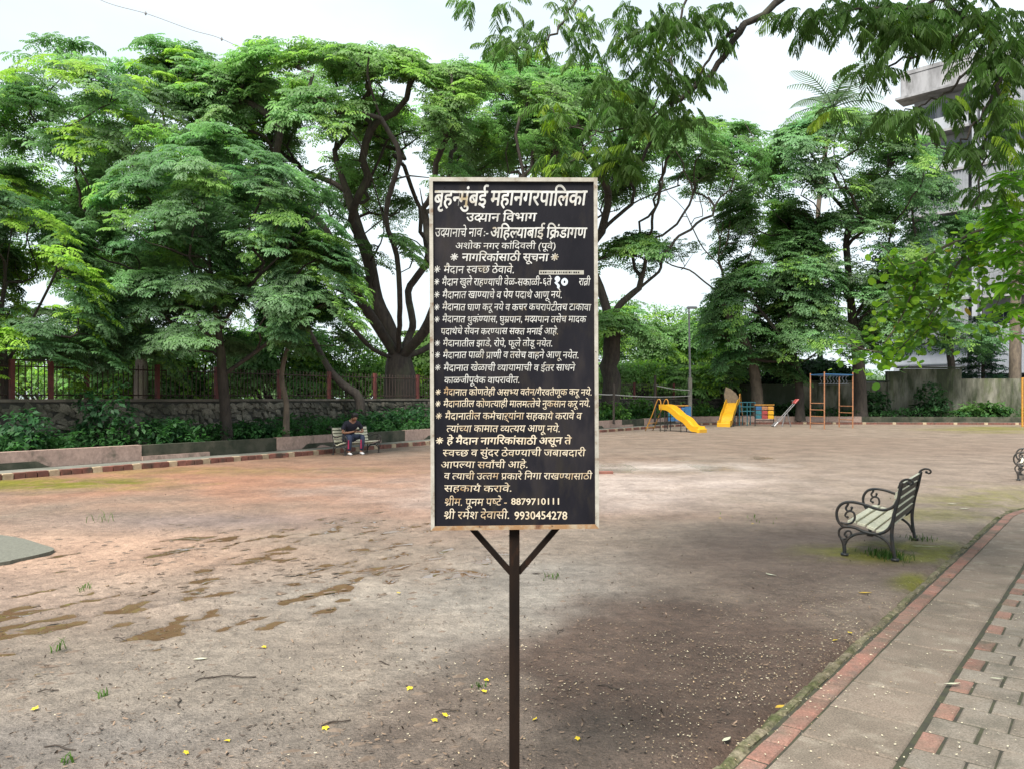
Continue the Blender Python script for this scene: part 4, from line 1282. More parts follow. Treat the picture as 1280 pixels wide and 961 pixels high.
# ------------------------------------------------------------------ apartment building
C0 = P(1131, 497, 60.0); C0.z = 0
bd = thing('apartment_building', 'grey stained concrete apartment block with white balcony bands rising behind the trees on the right', 'building', C0, math.atan2(-.71, .70))
def bbx(name, u0, u1, v0, v1, z0, z1, m, par=None):
    """u along the facade, v outwards"""
    return MB().box(((u0 + u1) / 2, -(v0 + v1) / 2, (z0 + z1) / 2), (u1 - u0, v1 - v0, z1 - z0)).build(name, m, par or bd)
bbx('wall', .3, 26, -14, -1.2, 0, 26.6, M['white_wall'])
bbx('roof_slab', -.3, 26.3, -14.3, .25, 26.6, 26.9, M['concrete_stain'])
def unit(u0, u1, z, kind):
    top = z + 3.1
    bbx('floor_slab', u0 - .1, u1 + .1, -1.19, .12, z - .18, z, M['concrete_stain'])
    if kind == 'band':      # solid parapet with an open loggia above
        bbx('parapet', u0, u1, -.12, .0, z + .002, z + .95, M['white_wall'])
        w = bbx('window', u0 + .3, u0 + 1.9, -1.19, -1.12, z + .9, z + 2.5, M['white_wall'])
        for k in range(2):
            bbx('pane', u0 + .38 + k * .76, u0 + 1.08 + k * .76, -1.11, -1.09, z + 1.0, z + 2.4, M['glass_dark'], w)
        w = bbx('window', u0 + 2.2, u1 - .3, -1.19, -1.12, z + .2, z + 2.5, M['grille'])
        bbx('pane', u0 + 2.3, u1 - .4, -1.11, -1.09, z + .3, z + 2.4, M['glass_dark'], w)
    else:                   # enclosed with vertical louvres
        bbx('louvre_back', u0, u1, -.10, -.04, z + .002, top - .20, M['grille'])
        n = int((u1 - u0) / .22)
        for k in range(n):
            uu = u0 + .08 + k * (u1 - u0 - .1) / n
            bbx('louvre', uu, uu + .07, -.038, .02, z + .05, top - .25, M['grille'])
        if (int(z) % 2) == 0:
            bbx('sliding_window', u0 + .9, u0 + 2.6, .022, .06, z + 1.0, z + 2.3, M['glass_dark'])
lev = [5.9, 9.0, 12.1, 15.6, 18.7, 21.8]
kinds = ['louvre', 'band', 'louvre', 'louvre', 'band', 'band']
for z_, k_ in zip(lev, kinds):
    unit(.0, 4.4, z_, k_)
for z_, k_ in zip(lev, ['band', 'louvre', 'louvre', 'louvre', 'band', 'louvre']):
    unit(5.3, 11.0, z_, k_)
for z_, k_ in zip(lev, ['louvre', 'band', 'louvre', 'band', 'louvre', 'band']):
    unit(11.6, 17.5, z_, k_)
# roof parapet with water stains, and the thin eave under it
bbx('roof_parapet', -.25, 4.6, -1.4, .20, 24.95, 26.598, M['concrete_stain'])
bbx('eave', -.6, 4.75, -1.5, .40, 24.78, 24.948, M['concrete_stain'])
bbx('roof_parapet', 5.3, 17.5, -1.4, .20, 24.95, 26.598, M['concrete_stain'])
for u_ in (4.72, 11.2):
    bbx('column', u_, u_ + .34, -1.3, .30, 0, 26.59, M['white_wall'])
    MB().tube([(u_ + .55, -.15, 0), (u_ + .55, -.15, 26)], .07, 7).build('drain_pipe', M['sheet'], bd)
bbx('awning', -1.2, 4.4, .3, 2.4, 3.9, 4.0, M['sheet'])
bbx('shutter', -1.0, 4.2, -.6, -.5, 3.4, 5.6, M['sheet'])
bbx('dark_shopfront', -1.2, 17, -1.15, -.7, 0, 3.2, M['glass_dark'])
bbx('louvre_back', 6.0, 10.6, .05, .12, 3.3, 5.6, M['sheet'])

# white roof of a shed just beyond the compound wall
sh = thing('white_shed', 'low white sheet roofed shed just showing over the compound wall by the big trunk', 'shed', P(1106, 497, 52).xy.to_3d())
MB().box((0, 0, 1.2), (1.7, 1.4, 2.4)).build('wall', M['white_wall'], sh)
MB().box((0, 0, 2.55), (2.1, 1.8, .28)).build('roof', M['sheet'], sh)
sh.location.z = 0

# sagging overhead cable at the upper left
cb = MB()
cp_ = [P(60, -40, 62), P(125, 0, 62), P(185, 18, 62), P(240, 38, 62), P(277, 49, 62), P(330, 76, 62), P(420, 130, 62)]
cb.tube(spline(cp_, 8), .028, 5)
for px, py in ((277, 49), (182, 17)):
    p = P(px, py, 62); cb.tube([p - V3((0, 0, .15)), p, p + V3((0, 0, .15))], [.05, .10, .04], 6)
tag(cb.build('overhead_cable', M['cable']), 'thin sagging grey cable crossing the pale sky at upper left', 'cable')

# ------------------------------------------------------------------ vegetation
def rotm(yaw, tilt, taz):
    """(N,3,3) rotation: tilt by `tilt` about a horizontal axis of azimuth taz, after yaw"""
    c, s_ = np.cos(yaw), np.sin(yaw); z0 = np.zeros_like(c); o1 = np.ones_like(c)
    Rz = np.stack([np.stack([c, -s_, z0], -1), np.stack([s_, c, z0], -1), np.stack([z0, z0, o1], -1)], 1)
    ax, ay = np.cos(taz), np.sin(taz); ct, st = np.cos(tilt), np.sin(tilt); k = 1 - ct
    Rt = np.stack([np.stack([ct + ax * ax * k, ax * ay * k, ay * st], -1),
                   np.stack([ax * ay * k, ct + ay * ay * k, -ax * st], -1),
                   np.stack([-ay * st, ax * st, ct], -1)], 1)
    return Rt @ Rz

def instance(tv, tq, ts, pos, rot, sc, colr):
    """tv (V,3), tq (Q,4), ts (V,) shade factor per template vertex; returns arrays for N copies"""
    N, V = len(pos), len(tv)
    v = np.einsum('nij,vj->nvi', rot, tv) * sc[:, None, None] + pos[:, None, :]
    q = tq[None] + (np.arange(N) * V)[:, None, None]
    c = colr[:, None, :] * ts[None, :, None]
    return v.reshape(-1, 3), q.reshape(-1, 4), c.reshape(-1, 3)

def strip(a, d, up, L_, w, bend):
    """tapered leaflet quad from a along d with its width across"""
    side = d.cross(up).normalized()
    m = a + d * L_ * .5 + up * bend * .3
    e = a + d * L_ - up * bend
    return [a - side * w * .25, a + side * w * .25, m + side * w * .5, m - side * w * .5, e - side * w * .12, e + side * w * .12]

def tmpl_rosette(seed, nf=6, npair=5, droop=.9, w=.085, pl=.34):
    r = random.Random(seed); vs, fs, sh = [], [], []
    for f in range(nf):
        az = 2 * math.pi * (f + r.uniform(-.3, .3)) / nf
        el = R(r.uniform(10, 38))
        p = Vector((0, 0, 0)); L_ = r.uniform(.8, 1.1)
        dh = Vector((math.cos(az), math.sin(az), 0))
        for k in range(npair):
            e = el - droop * (k / npair) * 1.1
            d = (dh * math.cos(e) + Vector((0, 0, math.sin(e)))).normalized()
            p = p + d * (L_ / npair)
            sd = Vector((-dh.y, dh.x, 0)); up = sd.cross(d) * -1
            if up.z < 0: up = -up
            ln = pl * math.sin(math.pi * (k + 1.1) / (npair + 1.3)) ** .6
            for s_ in (-1, 1):
                dd = (sd * s_ * .85 + d * .55 - Vector((0, 0, .22))).normalized()
                side = dd.cross(up).normalized()
                a = p; b = p + dd * ln * .55 + up * .02; c = p + dd * ln - Vector((0, 0, ln * .25))
                b0 = len(vs)
                vs += [a, b - side * w, c, b + side * w]
                fs.append((b0, b0 + 1, b0 + 2, b0 + 3))
                t_ = r.uniform(.82, 1.12)
                sh += [t_ * .9, t_, t_ * 1.06, t_]
    return np.array([tuple(v) for v in vs]), np.array(fs), np.array(sh)

def tmpl_broad(seed, n=16, size=.30, spread=.75):
    r = random.Random(seed); vs, fs, sh = [], [], []
    for f in range(n):
        az = r.uniform(0, 2 * math.pi); rr = spread * math.sqrt(r.random())
        p = Vector((rr * math.cos(az), rr * math.sin(az), r.uniform(-.25, .25) - rr * .3))
        el = R(r.uniform(-55, 30)); a2 = az + r.uniform(-.9, .9)
        d = Vector((math.cos(a2) * math.cos(el), math.sin(a2) * math.cos(el), math.sin(el)))
        side = d.cross(Vector((0, 0, 1))).normalized()
        up = side.cross(d)
        L_ = size * r.uniform(.7, 1.2); w = L_ * .27
        b0 = len(vs)
        vs += [p, p + d * L_ * .45 - side * w + up * .02, p + d * L_ - up * L_ * .15, p + d * L_ * .45 + side * w + up * .02]
        fs.append((b0, b0 + 1, b0 + 2, b0 + 3))
        t_ = r.uniform(.78, 1.18); sh += [t_, t_, t_ * 1.05, t_]
    return np.array([tuple(v) for v in vs]), np.array(fs), np.array(sh)

TF = [tmpl_rosette(100 + i, nf=6, npair=4, w=.095) for i in range(5)]
TFL = [tmpl_rosette(140 + i, nf=6, npair=5, w=.078, pl=.34) for i in range(5)]      # nearer, finer
TBR = [tmpl_broad(200 + i) for i in range(5)]
TSH = [tmpl_broad(220 + i, n=14, size=.5, spread=.5) for i in range(4)]

def foliage(name, pos, cols_, scale, temps, parent, sj=.25, tilt=.45, nrm=None, kind=None):
    """one crown mesh made of many leaf sprays"""
    n = len(pos)
    pick = rng.integers(0, len(temps), n)
    VV, QQ, CC, base_ = [], [], [], 0
    for t in range(len(temps)):
        m = np.where(pick == t)[0]
        if len(m) == 0: continue
        tv, tq, ts = temps[t]
        yaw = rng.uniform(0, 6.283, len(m))
        if nrm is not None:
            nn = nrm[m]; taz = np.arctan2(nn[:, 1], nn[:, 0]) + np.pi / 2
            tl_ = np.arccos(np.clip(nn[:, 2], -1, 1)) * .55 + rng.normal(0, tilt * .5, len(m))
        else:
            taz = rng.uniform(0, 6.283, len(m)); tl_ = rng.normal(0, tilt, len(m))
        rt = rotm(yaw, tl_, taz)
        s_ = scale * (1 + rng.uniform(-sj, sj, len(m)))
        v, q, c = instance(tv, tq, ts, pos[m], rt, s_, cols_[m])
        VV.append(v); QQ.append(q + base_); CC.append(c); base_ += len(v)
    o = obj_np(name, np.concatenate(VV), np.concatenate(QQ), M['leaf'], parent, cols=np.concatenate(CC))
    if kind: o['kind'] = kind
    return o

def grow(limbs, targets, fork_r, seg=.55, k=.35, jit=.10, seed=1, lowfree=.0):
    """limbs: list of polylines (first is the trunk from the ground); returns node arrays"""
    r = random.Random(seed)
    pos, par, ln = [], [], []
    def addline(pts, start=None):
        idx = start
        pv_ = pos[start] if start is not None else None
        for p in pts:
            p = np.array(p, float)
            if pv_ is None:
                pos.append(p); par.append(-1); ln.append(0.0); idx = len(pos) - 1; pv_ = p; continue
            d = np.linalg.norm(p - pv_); n = max(1, int(round(d / seg)))
            for q in range(1, n + 1):
                w = pv_ + (p - pv_) * q / n
                if q < n: w = w + np.array([r.gauss(0, jit), r.gauss(0, jit), r.gauss(0, jit)]) * seg * .5
                pos.append(w); par.append(idx); ln.append(ln[idx] + d / n); idx = len(pos) - 1
            pv_ = p
        return idx
    addline(spline(limbs[0], 3))
    ntr = len(pos); free = int(ntr * lowfree)
    for lb_ in limbs[1:]:
        a = np.array(pos); j = int(np.argmin(np.linalg.norm(a - np.array(lb_[0]), axis=1)))
        addline(spline([Vector(pos[j])] + [Vector(q) for q in lb_[1:]], 3)[1:], j)
    fork = np.array(limbs[0][-1])
    tt = [np.array(t) for t in targets]
    g2 = random.Random(seed + 9)
    def thin(m_):      # spread subset, farthest point sampling
        ch_ = [tt[g2.randrange(len(tt))]]; A_ = np.array(tt); dm = np.linalg.norm(A_ - ch_[0], axis=1)
        while len(ch_) < min(m_, len(tt)):
            j_ = int(dm.argmax()); ch_.append(A_[j_]); dm = np.minimum(dm, np.linalg.norm(A_ - A_[j_], axis=1))
        return ch_
    dk = lambda t: np.linalg.norm(t - fork)
    T_ = []
    for m_, pull, kk in ((max(6, len(tt) // 26), .62, k * 1.0), (max(10, len(tt) // 7), .82, k * .6)):
        T_ += [(fork + (t - fork) * (pull + g2.uniform(-.06, .06)), kk) for t in sorted(thin(m_), key=dk)]
    T_ += [(t, .22) for t in sorted(tt, key=dk)]
    for t, kq in T_:
        a = np.array(pos); L_ = np.array(ln)
        d = np.linalg.norm(a - t, axis=1)
        cost = d + kq * L_ * .6 + np.maximum(0, a[:, 2] - t[2]) * .7
        cost[:free] += 50
        j = int(np.argmin(cost))
        p0 = a[j]; dj = p0 - a[par[j]] if par[j] >= 0 else np.array([0, 0, 1.])
        dj = dj / (np.linalg.norm(dj) + 1e-9)
        D = np.linalg.norm(t - p0)
        if D < .15: continue
        c1_ = p0 + dj * D * .33 + np.array([0, 0, .05 * D]); c2_ = t - (t - p0) * .3 - np.array([0, 0, .12 * D])
        n = max(2, int(D / seg)); pts = []
        wv1 = np.cross(t - p0, np.array([r.gauss(0, 1), r.gauss(0, 1), r.gauss(0, 1)])); wv1 /= np.linalg.norm(wv1) + 1e-9
        wf = r.uniform(1.0, 2.2); wa = min(.07 * D, .45) * r.uniform(.3, 1)
        for q in range(1, n + 1):
            u = q / n
            w = (1 - u) ** 3 * p0 + 3 * (1 - u) ** 2 * u * c1_ + 3 * (1 - u) * u * u * c2_ + u ** 3 * t
            if q < n: w = w + wv1 * wa * math.sin(math.pi * wf * u) * math.sin(math.pi * u) + np.array([r.gauss(0, jit), r.gauss(0, jit), r.gauss(0, jit)]) * min(seg, D / n)
            pts.append(w)
        idx = j
        for w in pts:
            ln.append(ln[idx] + np.linalg.norm(w - pos[idx])); pos.append(w); par.append(idx); idx = len(pos) - 1
    return np.array(pos), par, ntr

def radii(pos, par, r_tip, r_base, ntr, e=2.25):
    n = len(pos); acc = np.zeros(n); nch = [0] * n
    for i in range(n - 1, -1, -1):
        if acc[i] == 0: acc[i] = 1.0
        if par[i] >= 0: acc[par[i]] += acc[i]
    rr = acc ** (1 / e)
    out = r_tip * rr ** 1.12
    k = np.ones(n); i = np.arange(ntr)
    k[:ntr] = 1 + (max(r_base / out[0], .6) - 1) * (1 - i / ntr) ** .8
    return out * k

def wood(name, pos, par, rr, mt, parent, rmin=0.0):
    n = len(pos); ch = [[] for _ in range(n)]
    for i in range(n):
        if par[i] >= 0: ch[par[i]].append(i)
    mb = MB()
    stack = [(0, None)]
    while stack:
        i, pr = stack.pop()
        chain = [] if pr is None else [pr]
        j = i
        while True:
            chain.append(j)
            if not ch[j]: break
            c = sorted(ch[j], key=lambda q: -rr[q])
            for o_ in c[1:]: stack.append((o_, j))
            j = c[0]
        if len(chain) < 2: continue
        r_ = [rr[q] for q in chain]
        if pr is not None: r_[0] = min(rr[pr], rr[i] * 1.25)
        if max(r_) < rmin: continue
        r_[-1] *= .5
        mb.tube([Vector(pos[q]) for q in chain], r_, 8 if r_[0] > .12 else (5 if r_[0] > .04 else 4), caps=False)
    return mb.build(name, mt, parent, smooth=True)

def blob_targets(bl, n, top=-.1, inner=.15, seed=0, rmin=.82, gap=.78, gs=1.0):
    """bl: (px, py, rx, ry, Y, depth radius m, weight). Points in the outer shell of the ellipsoids"""
    g = np.random.default_rng(seed); out, nr_ = [], []
    w = np.array([b[6] if len(b) > 6 else b[2] * b[3] for b in bl], float); w /= w.sum()
    cs = [(np.array(P(b[0], b[1], b[4])), np.array([b[2] * b[4] / F, b[5], b[3] * b[4] / F])) for b in bl]
    while len(out) < n:
        b = g.choice(len(bl), p=w); c, r_ = cs[b]
        d = g.normal(size=3); d /= np.linalg.norm(d)
        if d[2] < top: continue
        rad = g.uniform(rmin, 1.0) if g.random() > inner else g.uniform(.35, .85)
        m = float(np.sin(d[0] * 4.1 + seed) * np.sin(d[1] * 3.7 + seed * 2) + np.sin(d[2] * 6.3 + d[0] * 3 + seed) * .7 + np.sin(d[0] * 9 + d[2] * 8 + seed * 3) * .5)
        p = c + d * r_ * rad * (1 + .10 * m)
        if gap and float(np.sin(p[0] * 1.9 / gs + seed) + np.sin(p[2] * 2.3 / gs + seed * 1.7) + np.sin(p[1] * 1.6 / gs + p[0] / gs)) < -3 + gap * 3 + g.normal(0, .35): continue
        # reject points buried inside another blob
        bad = False
        for q, (c2_, r2_) in enumerate(cs):
            if q != b and np.sum(((p - c2_) / r2_) ** 2) < .45 and g.random() < .8: bad = True
        if bad: continue
        out.append(p); nn = d / r_; nr_.append(nn / np.linalg.norm(nn))
    return np.array(out), np.array(nr_)

def tufts(T_, Nr, per, rad, droop, colf, seed, flat=.35):
    """cluster of sprays round every branch end, arranged like a small parasol"""
    g = np.random.default_rng(seed); n = len(T_)
    q = np.repeat(np.arange(n), per)
    rr = rad * np.sqrt(g.random(n * per)) * np.repeat(g.uniform(.7, 1.3, n), per); az = g.uniform(0, 6.283, n * per)
    nn = Nr[q].copy(); nn[:, 2] = np.abs(nn[:, 2]) + .5; nn /= np.linalg.norm(nn, axis=1)[:, None]
    e1 = np.cross(nn, np.array([.3, .2, 1.0])); e1 /= np.linalg.norm(e1, axis=1)[:, None]; e2 = np.cross(nn, e1)
    off = e1 * (rr * np.cos(az))[:, None] + e2 * (rr * np.sin(az))[:, None]
    p = T_[q] + off; p[:, 2] -= droop * rr ** 2 / rad; p += g.normal(0, .12 * rad, p.shape) * np.array([1, 1, flat])
    c = colf(q, n, g)
    return p, nn, c

def colour(base, young=(.16, .30, .03), fy=.0, var=.22, hue=.045):
    base = np.array(base); young = np.array(young)
    def f(q, n, g):
        k = g.normal(1, var, n).clip(.5, 1.6)[q] * g.normal(1, .10, len(q)).clip(.7, 1.3)
        c = base[None] * k[:, None]
        c = c * (1 + g.normal(0, hue, (n, 3)))[q]
        yg = (g.random(n) < fy)[q] & (g.random(len(q)) < .8)
        c[yg] = young[None] * g.uniform(.8, 1.15, (yg.sum(), 1))
        return c.clip(.004, .8)
    return f

def tree(name, label, cat, base, limbs, bl, ntar, per, rad, scale, temps, colf, r_base, seed, group=None, r_tip=.014, droop=.35,
         top=-.1, inner=.15, bark='bark', lowfree=.5, k=.35, seg=.55, extra_t=None, rmin=.82, jit=.10, wood_rmin=0, gap=.78, gs=1.0):
    base = Vector(base)
    t = thing(name, label, cat, base, 0, group)
    T_, Nr = blob_targets(bl, ntar, top, inner, seed, rmin, gap, gs)
    pos, par, ntr = grow(limbs, T_, None, seg=seg, k=k, seed=seed, lowfree=lowfree, jit=jit)
    rr = radii(pos, par, r_tip, r_base, ntr)
    L0 = np.array(base)
    # flare at the foot
    d0 = np.clip(1 - (pos[:, 2] - pos[0, 2]) / 1.0, 0, 1) * (np.arange(len(pos)) < ntr)
    rr = rr * (1 + .35 * d0 ** 2)
    wood('trunk', pos - L0, par, rr, M[bark], t, wood_rmin)
    p, nn, c = tufts(T_, Nr, per, rad, droop, colf, seed + 1)
    foliage('crown', p - L0, c, scale, temps, t, nrm=nn)
    return t

GREEN = (.062, .125, .038)
def pl_(pts, Y):
    """photo pixel polyline at distance(s) Y"""
    return [P(q[0], q[1], q[2] if len(q) > 2 else Y) for q in pts]

# D: the great rain tree left of the board
Y = 32.0
b = P(505, 520, Y); b.z = 0
tr_ = [(b.x, b.y, 0)] + pl_([(502, 490), (500, 468), (498, 450)], Y)
limbs = [tr_,
    pl_([(499, 450), (470, 405, 31), (447, 370, 30), (430, 335, 29), (395, 272, 28), (345, 243, 27), (305, 232, 26)], Y),
    pl_([(498, 450), (486, 410, 32), (470, 375, 32), (462, 330, 32), (440, 260, 32), (420, 200, 32)], Y),
    pl_([(500, 450), (512, 419, 33), (516, 403, 33), (510, 365, 34), (522, 345, 34), (535, 318, 34), (520, 250, 34)], Y),
    pl_([(497, 450), (467, 437, 31), (445, 415, 30), (412, 378, 29), (380, 350, 28), (340, 330, 27.5)], Y),
    pl_([(503, 450), (530, 415, 31), (548, 375, 30), (575, 320, 29), (600, 260, 29)], Y),
    pl_([(500, 450), (500, 385, 30), (496, 320, 29), (482, 270, 28), (500, 200, 27)], Y),
    pl_([(504, 450), (540, 432, 33), (580, 400, 34), (620, 330, 35), (650, 250, 35)], Y),
    pl_([(470, 375), (430, 330, 34), (380, 290, 35), (330, 260, 36)], 32),
    pl_([(462, 330), (480, 290, 30), (470, 240, 29), (450, 180, 28)], 32)]
tree('rain_tree', 'great spreading rain tree with dark sinuous limbs rising behind the railing left of the board', 'tree', b, limbs,
     [(440, 200, 150, 138, 31, 6.0), (560, 205, 150, 120, 33, 6.0), (330, 190, 95, 108, 32, 4.5), (645, 190, 90, 85, 34, 5), (300, 165, 75, 80, 31, 4), (305, 265, 45, 60, 29, 3, 5200), (385, 350, 60, 80, 29.5, 2.5, 6500), (420, 330, 110, 70, 31, 4, 4800), (500, 250, 110, 50, 33, 4, 4000)],
     500, 9, .74, .41, TF, colour((.155, .265, .105), (.23, .38, .09), .2, .26), .80, 5, r_tip=.030, droop=.4, gs=1.3, gap=.97, top=.0, inner=.07, lowfree=.8, k=.95, jit=.22, rmin=.88)
# lower sprays on the same side: a second smaller rain tree behind, filling low left
Y = 40.0
b = P(765, 520, Y); b.z = 0
limbs = [[(b.x, b.y, 0)] + pl_([(764, 470), (766, 410), (772, 385), (792, 366)], Y),
    pl_([(766, 410), (750, 360), (735, 320), (752, 290), (775, 268), (800, 250), (850, 232)], Y),
    pl_([(766, 405), (740, 340, 41), (700, 290, 42), (660, 240, 42)], Y),
    pl_([(792, 366), (812, 350), (826, 335), (815, 315)], Y),
    pl_([(752, 290), (760, 240, 39), (730, 190, 38)], Y)]
tree('rain_tree', 'wide rain tree with an arching limb, its crown above and right of the board', 'tree', b, limbs,
     [(640, 170, 90, 95, 41, 5), (720, 190, 95, 90, 40, 5), (820, 215, 95, 50, 40, 5), (870, 200, 95, 45, 42, 4), (800, 320, 45, 28, 40, 2.0), (765, 420, 40, 30, 39, 1.6)],
     320, 8, .84, .54, TF, colour((.132, .238, .095), (.20, .34, .08), .14, .28), .50, 15, r_tip=.028, droop=.45, top=.05, inner=.08, lowfree=.6, k=.9, jit=.2, rmin=.86)
# C: large feathery dome at the back left
Y = 29.0
b = P(175, 520, Y); b.z = 0
limbs = [[(b.x, b.y, 0)] + pl_([(176, 470), (180, 420), (185, 370)], Y),
    pl_([(185, 370), (150, 300), (110, 230), (80, 170)], Y), pl_([(185, 370), (200, 290), (210, 200), (200, 120)], Y), pl_([(185, 370), (240, 300), (270, 220), (280, 150)], Y)]
tree('gulmohar_tree', 'tall feathery tree at upper left with yellow green new growth on its domed crown', 'tree', b, limbs,
     [(150, 185, 130, 125, 29, 5), (80, 200, 85, 95, 28, 4), (230, 180, 90, 120, 30, 4.5), (45, 300, 60, 90, 30, 4), (180, 330, 120, 90, 31, 3), (110, 420, 110, 50, 30, 3)],
     250, 9, .76, .46, TFL, colour((.138, .245, .108), (.28, .45, .07), .24, .28), .26, 25, k=.8, gap=.97, droop=.4, top=-.35, inner=.12, lowfree=.6)
# B: darker layered tree in the planted strip
Y = 20.6
b = P(284, 540, Y); b.z = .3
limbs = [[(b.x, b.y, .3)] + pl_([(281, 505), (278, 470), (276, 440), (272, 400)], Y),
    pl_([(276, 440), (235, 390), (190, 350), (150, 330)], Y), pl_([(274, 410), (310, 360), (350, 320), (375, 290)], Y), pl_([(272, 400), (262, 320), (255, 250), (270, 200)], Y),
    pl_([(278, 470), (320, 440), (360, 410), (395, 385)], Y)]
tree('gulmohar_tree', 'dark layered feathery tree growing from the planter between the left railing posts', 'tree', b, limbs,
     [(262, 255, 130, 92, 20.6, 2.4), (180, 325, 105, 80, 20.2, 2.0), (345, 320, 80, 100, 20.6, 2.0), (260, 400, 150, 68, 20.2, 1.7), (392, 370, 50, 90, 20.4, 1.3), (150, 440, 60, 40, 20.2, 1.2)],
     235, 11, .50, .305, TFL, colour((.115, .212, .100), (.20, .35, .09), .18, .3), .15, 35, k=.8, r_tip=.012, droop=.22, gs=.55, gap=.97, top=-.6, inner=.2, lowfree=.6, seg=.35)
# A: light green one at the left edge
Y = 18.2
b = P(8, 545, Y); b.z = .3
limbs = [[(b.x, b.y, .3)] + pl_([(8, 500), (5, 460), (0, 400)], Y), pl_([(5, 460), (40, 400), (70, 340), (85, 290)], Y), pl_([(0, 400), (10, 320), (20, 250)], Y), pl_([(0, 400), (-50, 330), (-60, 260)], Y)]
tree('gulmohar_tree', 'bright tipped feathery tree at the left edge in front of the stone wall', 'tree', b, limbs,
     [(20, 300, 75, 100, 18.2, 1.8), (70, 370, 60, 75, 18.0, 1.6), (30, 420, 95, 52, 18, 1.6), (20, 462, 80, 26, 18, 1.2), (-70, 340, 80, 120, 18, 2)],
     170, 10, .42, .285, TFL, colour((.108, .205, .092), (.26, .44, .06), .26, .3), .14, 45, k=.8, gap=.92, r_tip=.010, droop=.3, top=-.4, inner=.2, lowfree=.6, seg=.35)
# slim pale trunk and a leaning stem at the wall
for (pts, Y0, r0, lb_, zb_) in (([(357, 528), (358, 505), (352, 470), (362, 430), (385, 395)], 21.6, .09, 'slender pale trunked tree in the planter close to the stone wall left of the bench', .36),
                           ([(450, 500), (430, 482), (412, 462), (395, 430), (380, 400)], 26.5, .20, 'dark leaning trunk reaching up to the left behind the railing', 0.9)):
    Y = Y0
    b = P(pts[0][0], pts[0][1], Y); b.z = zb_ if Y0 < 22 else 0.0
    tree('young_tree', lb_, 'tree', b, [[(b.x, b.y, b.z)] + pl_(pts[(0 if Y0 > 22 else 1):], Y)],
         [(pts[-1][0], pts[-1][1] - 15, 45, 38, Y, 1.2)], 26, 8, .42, .36, TFL, colour((.05, .115, .045), (.12, .24, .04), .1), r0, 55 + int(Y0), r_tip=.01, top=-.4, inner=.3,
         bark='bark_pale' if Y0 < 22 else 'bark', lowfree=.7, seg=.35)
# F: twisted sparse tree
Y = 47.0
b = P(948, 520, Y); b.z = 0
limbs = [[(b.x, b.y, 0)] + pl_([(944, 470), (930, 425), (912, 398), (902, 378), (896, 364)], Y),
    pl_([(896, 364), (880, 352), (862, 338), (840, 332), (818, 318)], Y), pl_([(898, 370), (904, 345), (898, 325), (900, 300), (892, 270), (885, 245)], Y),
    pl_([(900, 326), (908, 306), (912, 280), (914, 240)], Y), pl_([(893, 331), (880, 312), (868, 290), (855, 262)], Y), pl_([(896, 300), (904, 280), (903, 250)], Y)]
tree('gnarled_tree', 'sparse tree with pale twisted bare limbs against the sky right of the board', 'tree', b, limbs,
     [(850, 320, 40, 28, 47, 2), (885, 235, 50, 25, 47, 2), (915, 290, 28, 45, 47, 2), (955, 420, 30, 40, 47, 1.5)], 46, 7, .7, .45, TF,
     colour((.075, .14, .05), (.16, .28, .05), .15), .42, 65, r_tip=.02, bark='bark_pale', lowfree=.6, inner=.4)
# G: big trees of the right
Y = 46.6
b = P(1075, 526, Y); b.z = .2
limbs = [[(b.x, b.y, .2)] + pl_([(1075, 490), (1072, 440), (1066, 400), (1062, 360)], Y),
    pl_([(1064, 380), (1040, 330), (1000, 300), (965, 262), (940, 235)], Y), pl_([(1062, 360), (1058, 300), (1062, 258), (1045, 225), (1030, 190)], Y),
    pl_([(1062, 300), (1090, 250), (1110, 215), (1125, 190)], Y), pl_([(1063, 270), (1030, 235), (1000, 215), (975, 190)], Y), pl_([(1066, 400), (1100, 350), (1130, 320)], Y)]
tree('banyan_like_tree'.replace('banyan_like_', 'shade_'), 'big leafy tree with a thick dark trunk beside the monkey bars', 'tree', b, limbs,
     [(1045, 205, 95, 70, 46.6, 4.5), (990, 235, 80, 75, 46, 4), (1100, 240, 45, 60, 47, 4), (1070, 330, 100, 65, 46, 3.5), (1050, 405, 95, 55, 46, 3), (1130, 380, 55, 70, 46, 3)],
     270, 9, .85, .60, TF + TBR[:2], colour((.145, .245, .120), (.23, .37, .10), .18, .28), .42, 75, gs=1.6, gap=.86, k=.8, r_tip=.026, droop=.4, top=-.3, inner=.1, lowfree=.6, rmin=.8)
Y = 45.8
b = P(1000, 524, Y); b.z = .2
limbs = [[(b.x, b.y, .2)] + pl_([(1000, 495), (997, 470), (992, 445), (984, 425)], Y), pl_([(992, 445), (960, 400), (935, 370)], Y), pl_([(984, 425), (990, 370), (995, 330)], Y)]
tree('shade_tree', 'dark dense tree with a curving trunk behind the seesaw', 'tree', b, limbs,
     [(975, 370, 75, 70, 46, 3), (925, 400, 48, 55, 46, 2.5), (1010, 420, 55, 40, 45.5, 2.5), (960, 300, 60, 50, 46.5, 3), (950, 455, 50, 30, 46, 1.5)],
     235, 9, .8, .54, TF + TBR[:2], colour((.115, .215, .090), (.20, .35, .08), .18, .3), .26, 85, k=.8, gs=1.4, gap=.86, r_tip=.02, top=-.5, inner=.15, lowfree=.6)
